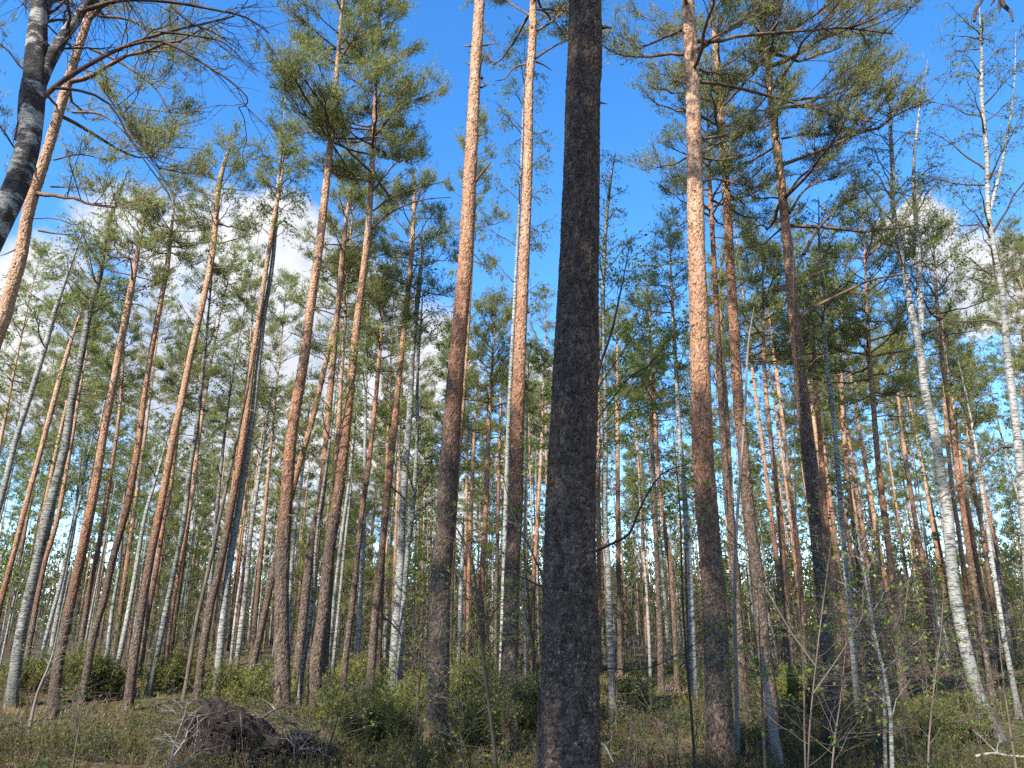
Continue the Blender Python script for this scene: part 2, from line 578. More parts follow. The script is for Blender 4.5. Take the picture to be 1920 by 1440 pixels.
def vnoise(x, y, seed=0):
    ix, iy = np.floor(x).astype(np.int64), np.floor(y).astype(np.int64)
    fx, fy = x - ix, y - iy
    fx, fy = fx * fx * (3 - 2 * fx), fy * fy * (3 - 2 * fy)
    a = hash2(ix, iy, seed) * (1 - fx) + hash2(ix + 1, iy, seed) * fx
    b = hash2(ix, iy + 1, seed) * (1 - fx) + hash2(ix + 1, iy + 1, seed) * fx
    return a * (1 - fy) + b * fy


def ground_z(x, y):
    x = np.asarray(x, float)
    y = np.asarray(y, float)
    z = 0.34 * (vnoise(x / 7.0 + 3.1, y / 7.0, 1) - 0.5) + 0.42 * (vnoise(x / 2.3, y / 2.3, 2) - 0.5) + 0.14 * (vnoise(x / 0.7, y / 0.7, 3) - 0.5)
    r = np.hypot(x, y)
    z = z * np.clip((r - 1.0) / 5.0, 0.15, 1.0)
    # low bank in the left foreground
    z += 0.16 * np.exp(-((x + 5.5) / 4.0) ** 2 - ((y - 12.5) / 2.5) ** 2)
    return z + 0.004 * np.clip(r - 25, 0, 60)


def worley(u, v, nu, seed=0):
    """F1, F2 of a jittered grid, periodic in u with nu cells"""
    iu, iv = np.floor(u).astype(np.int64), np.floor(v).astype(np.int64)
    f1 = np.full(u.shape, 9.0)
    f2 = np.full(u.shape, 9.0)
    idv = np.zeros(u.shape)
    for du in (-1, 0, 1):
        for dv in (-1, 0, 1):
            cu, cv = iu + du, iv + dv
            wu = cu % nu
            px = cu + 0.15 + 0.7 * hash2(wu, cv, seed)
            py = cv + 0.15 + 0.7 * hash2(wu, cv, seed + 5)
            d = np.hypot(u - px, v - py)
            closer = d < f1
            f2 = np.where(closer, f1, np.minimum(f2, d))
            idv = np.where(closer, hash2(wu, cv, seed + 9), idv)
            f1 = np.where(closer, d, f1)
    return f1, f2, idv


# ------------------------------------------------------------------ trunks
def spline(P, ds):
    """smooth resample of a polyline (Catmull-Rom by chord length)"""
    P = np.asarray(P, float)
    Q = np.vstack([2 * P[0] - P[1], P, 2 * P[-1] - P[-2]])
    seg = np.linalg.norm(np.diff(P[:, :3], axis=0), axis=1)
    out = []
    for i in range(len(P) - 1):
        n = max(2, int(math.ceil(seg[i] / ds)))
        t = np.arange(n)[:, None] / n
        a, b, c, d = Q[i], Q[i + 1], Q[i + 2], Q[i + 3]
        out.append(0.5 * (2 * b + (c - a) * t + (2 * a - 5 * b + 4 * c - d) * t ** 2 + (3 * b - a - 3 * c + d) * t ** 3))
    out.append(P[-1:])
    return np.concatenate(out)


class Trunk:
    """centre line and radius by height"""
    def __init__(self, pts, rad):
        self.p = np.asarray(pts, float)
        self.r = np.asarray(rad, float)

    def at_z(self, z):
        zz = self.p[:, 2]
        return np.stack([np.interp(z, zz, self.p[:, 0]), np.interp(z, zz, self.p[:, 1]), np.asarray(z, float)], -1)

    def r_z(self, z):
        return np.interp(z, self.p[:, 2], self.r)

    @property
    def top(self):
        return self.p[-1, 2]


def trunk_from_pixels(poly, D, w_low, w_high, top=None, H=None, rng=None):
    """poly: pixels from top to bottom; widths in pixels at the lowest and the highest pixel; top: pixel of the tip, or H metres"""
    P, Sx = [], []
    for (x, y) in poly[::-1]:
        p, s = at(x, y, D)
        P.append(p)
        Sx.append(s)
    P = np.array(P)
    n = len(P)
    cl = np.concatenate([[0], np.cumsum(np.linalg.norm(np.diff(P, axis=0), axis=1))])
    ys = np.array([q[1] for q in poly[::-1]], float)
    wl_ = 0.94 * np.interp(-ys, [-ys[0], -ys[-1]], [w_low, w_high])
    R = 0.5 * wl_ * np.array(Sx)
    # down to the ground
    g = float(ground_z(P[0, 0], P[0, 1])) - 0.12
    if P[0, 2] > g + 0.05:
        d = (P[0] - P[1]) / max(P[1, 2] - P[0, 2], 0.2)
        d = np.array([d[0] * 0.5, 0, -1.0])
        b = P[0] + d * (P[0, 2] - g)
        b[2] = g
        P = np.vstack([b, P])
        R = np.concatenate([[R[0] * 1.06], R])
    else:
        P[0, 2] = g
    # up to the tip
    if top is not None:
        t, _ = at(top[0], top[1], D)
        P = np.vstack([P, t])
        R = np.concatenate([R, [min(0.012, R[-1] * 0.2)]])
    elif H is not None and H > P[-1, 2]:
        d = P[-1] - P[-2]
        d = d / max(d[2], 0.1)
        d[:2] *= 0.6
        k = H - P[-1, 2]
        P = np.vstack([P, P[-1] + d * k * 0.5, P[-1] + d * k + np.array([0.05, 0.03, 0])])
        R = np.concatenate([R, [R[-1] * 0.55, 0.012]])
    keep = np.concatenate([[True], np.diff(P[:, 2]) > 0.02])
    Q = spline(np.column_stack([P[keep], R[keep]]), 0.25)
    Q[:, 2] = np.maximum.accumulate(Q[:, 2] + np.arange(len(Q)) * 1e-5)
    if rng is not None:   # slight depth sway
        zz = Q[:, 2] / max(Q[-1, 2], 1)
        Q[:, 1] += rng.normal() * 0.5 * zz * zz + 0.06 * np.sin(zz * 9 + rng.uniform(0, 6)) * zz
    # butt swell
    h = Q[:, 2] - Q[0, 2]
    Q[:, 3] *= 1 + 0.42 * np.exp(-h / 0.2)
    return Trunk(Q[:, :3], np.maximum(Q[:, 3], 0.0012))


def trunk_mesh(tr, sides, ds, rough, seed, origin, mat, cell=0.06, name='trunk', relief=None, zmax=None):
    """swept stem; relief = depth of bark scales in metres"""
    cl = np.concatenate([[0], np.cumsum(np.linalg.norm(np.diff(tr.p, axis=0), axis=1))])
    if zmax is not None and zmax < tr.top:
        zl = np.interp(zmax, tr.p[:, 2], cl)
        s = np.concatenate([np.arange(0, zl, ds), np.arange(zl, cl[-1], ds * 8), [cl[-1]]])
    else:
        s = np.concatenate([np.arange(0, cl[-1], ds), [cl[-1]]])
    C = np.stack([np.interp(s, cl, tr.p[:, k]) for k in range(3)], -1)
    R = np.interp(s, cl, tr.r)
    T = unit(np.gradient(C, axis=0))
    A = unit(np.array([1.0, 0, 0]) - T[:, :1] * T)
    Bn = np.cross(T, A)
    th = np.arange(sides) * 2 * math.pi / sides
    TH, SS = np.meshgrid(th, s)
    RR = np.repeat(R[:, None], sides, 1)
    # uneven section
    RR = RR * (1 + rough * (vnoise(np.cos(TH) * 1.3 + 5, SS * 0.9 + np.sin(TH) * 1.3, seed) - 0.5) * 2 + rough * 0.6 * (vnoise(np.cos(TH) * 3 + 9, SS * 4 + np.sin(TH) * 3, seed + 1) - 0.5))
    RR = RR * (1 + 0.22 * np.exp(-SS / 0.28) * np.cos(5 * TH + seed) * (1 + 0.6 * np.sin(2 * TH + seed * 1.7)) * (SS < 2))
    if relief:
        nu = max(5, int(round(2 * math.pi * float(np.median(R[: len(R) // 2])) / cell)))
        wu = 0.55 * (vnoise(TH * 4, SS * 14, seed + 3) - 0.5)
        f1, f2, idv = worley(TH / (2 * math.pi) * nu + wu, SS / (cell * 1.75) + 0.8 * (vnoise(TH * 3, SS * 9, seed + 4) - 0.5), nu, seed + 2)
        plate = np.clip((f2 - f1) / 0.32, 0, 1)
        plate = plate * plate * (3 - 2 * plate)
        hfall = np.where(SS < 99, 1.0, 1.0)
        RR = RR + relief * (plate - 0.65) * (0.55 + 0.9 * idv) * hfall + relief * 0.5 * (vnoise(TH * 16, SS * 40, seed + 6) - 0.5)
    V = C[:, None, :] + RR[..., None] * (np.cos(TH)[..., None] * A[:, None, :] + np.sin(TH)[..., None] * Bn[:, None, :])
    n = len(s)
    i = (np.arange(n - 1) * sides)[:, None]
    k = np.arange(sides)[None, :]
    k2 = (k + 1) % sides
    q = np.stack([i + k, i + k2, i + sides + k2, i + sides + k], -1).reshape(-1, 4)
    g = Geo().add(V, q)
    capv = np.vstack([V[-1], C[-1:] + T[-1:] * R[-1] * 0.3])
    g.add(capv, np.stack([np.arange(sides), (np.arange(sides) + 1) % sides, np.full(sides, sides)], -1))
    return g.mesh(name, mat, True, origin)


# ------------------------------------------------------------------ crowns
def grow(rng, p0, az, el, L, P=9, up=0.18, crook=0.045):
    """a batch of crooked limbs: start points, azimuth, elevation, length"""
    B = len(p0)
    t = np.linspace(0, 1, P)[None, :, None]
    d = np.stack([np.cos(az) * np.cos(el), np.sin(az) * np.cos(el), np.sin(el)], -1)[:, None, :]
    L_ = L[:, None, None]
    C = p0[:, None, :] + d * t * L_
    C[..., 2] += (np.asarray(up) * t[..., 0] ** 2) * L[:, None] if np.ndim(up) == 0 else up[:, None] * t[..., 0] ** 2 * L[:, None]
    j = rng.normal(size=(B, P, 3)) * crook * L_
    j[:, 0] = 0
    j = np.cumsum(j, axis=1) * np.sqrt(t) * 0.6
    return C + j


def children(rng, C, per, tlo=0.3, pw=0.8):
    """points and tangents along limbs: per children for each"""
    B, P, _ = C.shape
    idx = np.repeat(np.arange(B), per)
    t = tlo + (1 - tlo) * rng.uniform(0, 1, len(idx)) ** pw
    f = t * (P - 1)
    i0 = np.minimum(f.astype(int), P - 2)
    fr = (f - i0)[:, None]
    p = C[idx, i0] * (1 - fr) + C[idx, i0 + 1] * fr
    tan = unit(C[idx, i0 + 1] - C[idx, i0])
    return idx, t, p, tan


def pine_foliage(rng, C, L, dens=1.0, tuft_n=8, tlen=0.085, twid=0.011, tlo=0.3, fine=True):
    """side branches, twigs and needle tufts on primary limbs; returns wood Geo parts and needle Geo"""
    wood, leaf = Geo(), Geo()
    per = np.maximum(2, (3 + L * 5.2 * dens)).astype(int)
    idx, t, p, tan = children(rng, C, per, tlo, 0.75)
    az0 = np.arctan2(tan[:, 1], tan[:, 0]) + rng.choice([-1, 1], len(p)) * rng.uniform(0.35, 1.15, len(p))
    el0 = np.arcsin(np.clip(tan[:, 2], -0.95, 0.95)) * 0.6 + rng.uniform(0.0, 0.65, len(p))
    l0 = np.clip(L[idx] * (0.2 + 0.4 * (1 - t)) * rng.uniform(0.45, 1.3, len(p)), 0.14, 1.2)
    S2 = grow(rng, p, az0, el0, l0, 5, 0.2, 0.06)
    r0 = 0.0035 + 0.008 * l0
    if fine:
        V, q = tubes(S2, r0[:, None] * np.linspace(1, 0.4, 5)[None, :], 3)
    else:
        V, q = tubes(S2[:, [0, 2, 4]], r0[:, None] * np.array([[1, 0.7, 0.4]]), 3)
    wood.add(V, q)
    per3 = np.maximum(2, (2 + l0 * 5.5 * dens)).astype(int)
    i3, t3, p3, tan3 = children(rng, S2, per3, 0.3, 0.7)
    az3 = np.arctan2(tan3[:, 1], tan3[:, 0]) + rng.choice([-1, 1], len(p3)) * rng.uniform(0.2, 1.2, len(p3))
    el3 = rng.uniform(0.0, 1.0, len(p3))
    l3 = rng.uniform(0.08, 0.34, len(p3))
    S3 = grow(rng, p3, az3, el3, l3, 3, 0.25, 0.05)
    if fine:
        V, q = tubes(S3[:, [0, 2]], np.tile([0.0045, 0.0025], (len(S3), 1)), 3)
        wood.add(V, q)
    tp = np.concatenate([S3[:, 2], S3[:, 1], S2[:, -1]])
    td = np.concatenate([S3[:, 2] - S3[:, 1], S3[:, 2] - S3[:, 0], S2[:, -1] - S2[:, -2]])
    td = unit(td) + np.array([0, 0, 0.25])
    V, f = tufts(rng, tp, td, tuft_n, tlen, twid)
    leaf.add(V, f)
    return wood, leaf


def pine_crown(rng, tr, z0, z1, n, rmax, side=None, dens=1.0, tuft_n=7, tlen=0.085, twid=0.011, shape=0.7, fine=True):
    s = np.sort(rng.uniform(0, 1, n)) ** 0.9
    z = z0 + (z1 - z0) * s * 0.985
    p0 = tr.at_z(z)
    az = np.arange(n) * 2.4 + rng.normal(size=n) * 0.5
    L = rmax * (0.14 + 0.86 * (1 - s) ** shape) * rng.uniform(0.65, 1.12, n)
    L *= np.clip(0.55 + s * 3.0, 0.55, 1.0)
    if side is not None:
        L *= 1 + 0.55 * np.cos(az - side)
    el = np.radians(-8 + 62 * s ** 1.2 + rng.normal(size=n) * 11)
    C = grow(rng, p0, az, el, L, 9, 0.16, 0.05)
    r0 = np.minimum(0.010 + 0.014 * L, tr.r_z(z) * 0.75)
    R = r0[:, None] * np.linspace(1, 0.28, 9)[None, :]
    g, leaf = pine_foliage(rng, C, L, dens, tuft_n, tlen, twid, 0.3, fine)
    # leader tufts
    tip = tr.p[-1]
    k = 14
    tp = tip + np.column_stack([rng.normal(size=(k, 2)) * 0.05, rng.uniform(-0.5, 0.05, k)])
    V3, f3 = tufts(rng, tp, np.tile([0, 0, 1.0], (k, 1)), tuft_n, tlen * 1.1, twid)
    leaf.add(V3, f3)
    return C, R, g, leaf


def dead_stubs(rng, tr, z0, z1, n, lmin=0.15, lmax=0.9):
    """bare dead side branches below the crown"""
    z = rng.uniform(z0, z1, n)
    az = rng.uniform(0, 6.28, n)
    L = rng.uniform(lmin, lmax, n) ** 1.3
    C = grow(rng, tr.at_z(z), az, np.radians(rng.normal(size=n) * 16), L, 6, -0.05, 0.07)
    r0 = 0.006 + 0.011 * L
    return tubes(C, r0[:, None] * np.linspace(1, 0.35, 6)[None, :], 4)


def birch_crown(rng, tr, z0, z1, n, rmax, leafn=4, lsize=0.036, dens=1.0, droop=1.0, side=None, twigr=0.0028, fine=True):
    s = np.sort(rng.uniform(0, 1, n))
    z = z0 + (z1 - z0) * s * 0.97
    p0 = tr.at_z(z)
    az = np.arange(n) * 2.4 + rng.normal(size=n) * 0.5
    L = rmax * (0.22 + 0.78 * (1 - s) ** 0.8) * rng.uniform(0.6, 1.15, n) * np.clip(0.6 + 2.5 * s, 0.6, 1)
    if side is not None:
        L *= 1 + 0.5 * np.cos(az - side)
    el = np.radians(rng.uniform(28, 58, n))
    C = grow(rng, p0, az, el, L, 8, 0.02, 0.045)
    r0 = np.minimum(0.007 + 0.010 * L, tr.r_z(z) * 0.7)
    R = r0[:, None] * np.linspace(1, 0.22, 8)[None, :]
    g = Geo()
    per = np.maximum(3, (3 + L * 4.5 * dens)).astype(int)
    idx, t, p, tan = children(rng, C, per, 0.2, 0.8)
    az2 = np.arctan2(tan[:, 1], tan[:, 0]) + rng.choice([-1, 1], len(p)) * rng.uniform(0.25, 1.0, len(p))
    el2 = rng.uniform(0.0, 0.9, len(p))
    l2 = np.clip(L[idx] * (0.2 + 0.3 * (1 - t)) * rng.uniform(0.6, 1.2, len(p)), 0.15, 1.0)
    S2 = grow(rng, p, az2, el2, l2, 5, -0.22 * droop, 0.06)
    if fine:
        V, q = tubes(S2, (twigr * 1.2 + 0.004 * l2)[:, None] * np.linspace(1, 0.5, 5)[None, :], 3)
    else:
        V, q = tubes(S2[:, [0, 2, 4]], (twigr * 1.2 + 0.004 * l2)[:, None] * np.array([[1, 0.75, 0.5]]), 3)
    g.add(V, q)
    per3 = np.maximum(2, (2 + l2 * 7 * dens)).astype(int)
    i3, t3, p3, tan3 = children(rng, S2, per3, 0.2, 0.9)
    az3 = np.arctan2(tan3[:, 1], tan3[:, 0]) + rng.normal(size=len(p3)) * 0.9
    el3 = rng.uniform(-0.9, 0.5, len(p3)) * droop
    l3 = rng.uniform(0.12, 0.42, len(p3))
    S3 = grow(rng, p3, az3, el3, l3, 3, -0.3 * droop, 0.08)
    if fine:
        V, q = tubes(S3, np.tile([twigr, twigr * 0.8, twigr * 0.5], (len(S3), 1)), 3)
    else:
        V, q = tubes(S3[:, [0, 2]], np.tile([twigr, twigr * 0.5], (len(S3), 1)), 3)
    g.add(V, q)
    leaf = Geo()
    if leafn:
        k = rng.poisson(leafn, len(S3))
        i4, t4, p4, _ = children(rng, S3, k, 0.1, 0.9)
        if len(p4):
            V, f = (leaf_quads if fine else leaf_tris)(rng, p4 + rng.normal(size=p4.shape) * 0.012, lsize)
            leaf.add(V, f)
    return C, R, g, leaf


# ------------------------------------------------------------------ the ground
def build_ground():
    rr = np.concatenate([np.linspace(0.0, 5, 14)[1:], np.linspace(5.15, 34, 130), np.geomspace(35, 1600, 36)])
    na = 300
    an = np.arange(na) * 2 * math.pi / na
    # finer in front of the camera: warp the angle
    an = an - 0.75 * np.sin(an)
    A, R = np.meshgrid(an, rr)
    X, Y = np.sin(A) * R, np.cos(A) * R
    Z = ground_z(X, Y)
    V = np.stack([X, Y, Z], -1)
    V = np.vstack([[[0, 0, float(ground_z(0, 0))]], V.reshape(-1, 3)])
    i = (np.arange(len(rr) - 1) * na)[:, None] + 1
    k = np.arange(na)[None, :]
    k2 = (k + 1) % na
    q = np.stack([i + k, i + na + k, i + na + k2, i + k2], -1).reshape(-1, 4)
    g = Geo().add(V, q)
    g.add(np.zeros((0, 3)), np.zeros((0, 3), int))
    g.f.append(np.stack([np.zeros(na, int), 1 + np.arange(na), 1 + (np.arange(na) + 1) % na], -1))
    o = obj('ground', g.mesh('ground', M['ground']), kind='structure')
    return o


build_ground()


# ------------------------------------------------------------------ the trees that can be told apart
def finish_tree(root, base, near, C, R, g2, leaf, wood_mat, twig_mat, leaf_mat, extra_limbs=()):
    """limbs (single meshes on near trees), twigs and foliage under a tree"""
    if near:
        for c, r in list(zip(C, R)) + list(extra_limbs):
            V, q = tubes(np.asarray(c)[None], np.asarray(r)[None], 6)
            obj('limb', Geo().add(V, q).mesh('limb', wood_mat, True, base), root)
    else:
        V, q = tubes(C, R, 4)
        g2.add(V, q)
        for c, r in extra_limbs:
            V, q = tubes(np.asarray(c)[None], np.asarray(r)[None], 5)
            g2.add(V, q)
    if g2.n:
        obj('twigs', g2.mesh('twigs', twig_mat, True, base), root, 'stuff')
    if leaf.n:
        obj('crown', leaf.mesh('crown', leaf_mat, False, base), root, 'stuff')


def px_limb(poly, D, w0, w1=None, rng=None, depth=0.0, tr=None):
    """a limb drawn by its pixels, leaving the stem's plane by depth metres at its tip"""
    if tr is not None:
        D = float(tr.at_z(at(poly[0][0], poly[0][1], D)[0][2])[1])
    P = []
    for k, (x, y) in enumerate(poly):
        p, s = at(x, y, D + depth * (k / (len(poly) - 1)) ** 1.3)
        P.append(np.append(p, s))
    P = np.array(P)
    Q = spline(P, 0.12)
    w = np.linspace(w0, w1 if w1 is not None else w0 * 0.3, len(Q))
    return Q[:, :3], 0.5 * w * Q[:, 3]


def resample(c, P):
    f = np.linspace(0, len(c) - 1, P)
    return np.stack([np.interp(f, np.arange(len(c)), c[:, k]) for k in range(3)], -1)


def ground_D(x, y):
    """distance at which a pixel's ray meets level ground"""
    d = px_dir(x, y)
    return -CAM_H / d[2] * d[1]


def bark_flakes(rng, tr, base, trunk, n=1100):
    """thin papery bark scales curling off the upper stem"""
    z = rng.uniform(3.6, min(tr.top - 3, 14), n)
    th = rng.uniform(0, 6.28, n)
    out = np.column_stack([np.cos(th), np.sin(th), np.zeros(n)])
    tan = np.column_stack([-np.sin(th), np.cos(th), np.zeros(n)])
    p = tr.at_z(z) + out * (tr.r_z(z) * 0.99)[:, None]
    w = rng.uniform(0.006, 0.02, n)[:, None]
    h = rng.uniform(0.01, 0.045, n)[:, None]
    lift = rng.uniform(0.15, 0.8, n)[:, None]
    dn = unit(out * lift + np.array([0, 0, -1.0]) * rng.choice([-1, 1], n)[:, None] + tan * rng.normal(size=(n, 1)) * 0.5)
    V = np.stack([p - tan * w, p + tan * w, p + tan * w * 0.7 + dn * h, p - tan * w * 0.6 + dn * h], 1).reshape(-1, 3)
    o = obj('bark_flakes', Geo().add(V, np.arange(4 * n).reshape(-1, 4)).mesh('bark_flakes', M['pine'], False, base), trunk, 'stuff')
    o.color = (0.1, 0, 0, 1)


def build_pine(i, e):
    rng = np.random.default_rng(1000 + i)
    D = e['D']
    near = D < 14.5
    tr = trunk_from_pixels(e['poly'], D, e['w'][0], e['w'][1], e.get('top'), e.get('H'), rng)
    base = tr.p[0].copy()
    base[2] += 0.12
    root = thing('pine_tree', e['label'], 'pine tree', base, e.get('group', 'scots pines of the stand'))
    hero = e.get('hero', 0)
    if hero == 2:
        me = trunk_mesh(tr, 128, 0.0115, 0.06, i, base, M['pine'], 0.026, relief=0.011, zmax=7.2)
    elif hero == 1:
        me = trunk_mesh(tr, 30, 0.045, 0.07, i, base, M['pine'], 0.06, relief=0.009, zmax=12.5)
    else:
        me = trunk_mesh(tr, 14 if D < 20 else 9, 0.14, 0.10, i, base, M['pine'])
    t = obj('trunk', me, root)
    if hero == 1:
        bark_flakes(rng, tr, base, t)
    t.color = ((e.get('zt', 4.0) + rng.normal() * 0.5) / 20.0, 0, 0, 1)
    cb = e['cb']
    if e.get('cbm'):
        z0 = cb
    else:
        z0 = at(e['poly'][0][0], cb, D)[0][2]
    z1 = tr.top
    n = int(1.15 * e.get('n', int(14 + 3.4 * (z1 - z0))))
    far = max(1.0, D / 15.0)
    C, R, g2, leaf = pine_crown(rng, tr, z0, z1, n, e['r'] * 1.18, e.get('side'), 1.16 * e.get('dens', 1.0) / far ** 0.35,
                                8, 0.092 * far ** 0.3, 0.0155 * far ** 0.8, 0.7, D < 12)
    extra = []
    for poly, w, depth in e.get('limbs', []):
        c, r = px_limb(poly, D, w, None, rng, depth, tr)
        extra.append((c, r))
        cc = resample(c, 9)[None]
        Lc = np.array([np.linalg.norm(np.diff(c, axis=0), axis=1).sum()])
        w2, l2 = pine_foliage(rng, cc, Lc, 1.55, 8, 0.088, 0.013, e.get('limb_t', 0.35))
        for src, dst in ((w2, g2), (l2, leaf)):
            V = np.concatenate(src.v)
            dst.add(V, src.f[0]) if len(src.f) == 1 else [dst.add(vv, ff - o_) for vv, ff, o_ in zip(src.v, src.f, np.concatenate([[0], np.cumsum([len(x) for x in src.v])[:-1]]))]
    for poly, w, depth in e.get('bare', []):
        c, r = px_limb(poly, D, w, None, rng, depth, tr)
        V, q = tubes(c[None], r[None], 6)
        obj('dead_branch', Geo().add(V, q).mesh('dead_branch', M[e.get('bare_mat', 'pine_limb')], True, base), root)
    nb = e.get('stubs', int(5 + rng.integers(0, 7)))
    if nb:
        V, q = dead_stubs(rng, tr, max(base[2] + 2.2, z0 - 7.5), z0 + 1.0, nb, 0.12, e.get('stubl', 1.0))
        g2.add(V, q)
    finish_tree(root, base, near, C, R, g2, leaf, M['pine_limb'], M['pine_limb'], M['needle'], extra)
    for o in root.children:
        o.location = (0, 0, 0)
    return root


def build_birch(i, e):
    rng = np.random.default_rng(3000 + i)
    D = e['D']
    near = D < 13.5
    tr = trunk_from_pixels(e['poly'], D, e['w'][0], e['w'][1], e.get('top'), e.get('H'), rng)
    base = tr.p[0].copy()
    base[2] += 0.12
    root = thing('birch_tree', e['label'], 'birch tree', base, e.get('group', 'birches among the pines'))
    bm = M[e['bark']] if 'bark' in e else M['birch_dark'] if e.get('dark') else M['birch']
    obj('trunk', trunk_mesh(tr, 24 if near else 12, 0.06 if near else 0.14, 0.07, i, base, bm), root)
    z0 = e['cb'] if e.get('cbm') else at(e['poly'][0][0], e['cb'], D)[0][2]
    far = max(1.0, D / 14.0)
    n = e.get('n', int(9 + 2.2 * (tr.top - z0)))
    C, R, g2, leaf = birch_crown(rng, tr, z0, tr.top, n, e['r'] * 1.1, 2.7 * e.get('leaf', 2.6), 0.040 * far ** 0.45, e.get('dens', 1.0) / far ** 0.4, e.get('droop', 0.8), e.get('side'), 0.0026 * far ** 0.5, D < 13)
    for poly, w in e.get('stems', []):
        c, r = px_limb(poly, D, w, w * 0.1, rng, 0.15, tr)
        r[:4] *= np.array([0.25, 0.55, 0.8, 0.93])
        V, q = tubes(c[None], r[None], 10)
        obj('stem', Geo().add(V, q).mesh('stem', bm, True, base), root)
        cc = resample(c, 9)[None]
        s_tr = Trunk(c[np.argsort(c[:, 2])], r[np.argsort(c[:, 2])])
        C2, R2, g3, l3 = birch_crown(rng, s_tr, s_tr.p[0, 2] + (s_tr.top - s_tr.p[0, 2]) * 0.3, s_tr.top, 9, e['r'] * 0.8, e.get('leaf', 2.6), 0.034 * far ** 0.45, e.get('dens', 1.0) / far ** 0.4, e.get('droop', 0.8), None, 0.0026 * far ** 0.5, D < 13)
        V, q = tubes(C2, R2, 4)
        g3.add(V, q)
        merge(g2, g3)
        merge(leaf, l3)
    extra = []
    for poly, w, depth in e.get('limbs', []):
        c, r = px_limb(poly, D, w, None, rng, depth, tr)
        extra.append((c, r))
        g3, l3 = twiggy(rng, resample(c, 10)[None], e.get('limb_leaf', e.get('leaf', 2.6)), 0.034 * far ** 0.45, e.get('limb_dens', 1.0))
        merge(g2, g3)
        merge(leaf, l3)
    finish_tree(root, base, near, C, R, g2, leaf, M['twig'] if not e.get('white_limb') else bm, M['twig'], M['birch_leaf'], extra)
    return root


def merge(dst, src):
    off = 0
    for V, f in zip(src.v, src.f):
        dst.add(V, f - off)
        off += len(V)


def twiggy(rng, C, leafn, lsize, dens=1.0, tw=0.0024):
    """fine side twigs with a few leaves on given limbs"""
    L = np.linalg.norm(np.diff(C, axis=1), axis=2).sum(1)
    per = np.maximum(3, (L * 6 * dens)).astype(int)
    idx, t, p, tan = children(rng, C, per, 0.2, 0.9)
    az = np.arctan2(tan[:, 1], tan[:, 0]) + rng.choice([-1, 1], len(p)) * rng.uniform(0.2, 1.1, len(p))
    el = np.arcsin(np.clip(tan[:, 2], -0.95, 0.95)) * 0.6 + rng.normal(size=len(p)) * 0.5
    l2 = rng.uniform(0.12, 0.65, len(p))
    S2 = grow(rng, p, az, el, l2, 6, -0.2, 0.07)
    V, q = tubes(S2, (tw * 1.2 + 0.003 * l2)[:, None] * np.linspace(1, 0.45, 6)[None, :], 3)
    g = Geo().add(V, q)
    per3 = np.maximum(1, (1 + l2 * 9 * dens)).astype(int)
    i3, t3, p3, tan3 = children(rng, S2, per3, 0.2, 0.9)
    az3 = np.arctan2(tan3[:, 1], tan3[:, 0]) + rng.normal(size=len(p3)) * 0.9
    S3 = grow(rng, p3, az3, rng.uniform(-0.8, 0.7, len(p3)), rng.uniform(0.06, 0.26, len(p3)), 4, -0.2, 0.1)
    V, q = tubes(S3, np.tile(np.array([1, 0.85, 0.7, 0.5]) * tw, (len(S3), 1)), 3)
    g.add(V, q)
    leaf = Geo()
    if leafn:
        i4, t4, p4, _ = children(rng, S3, rng.poisson(leafn, len(S3)), 0.2, 0.8)
        if len(p4):
            V, f = leaf_quads(rng, p4, lsize)
            leaf.add(V, f)
    return g, leaf


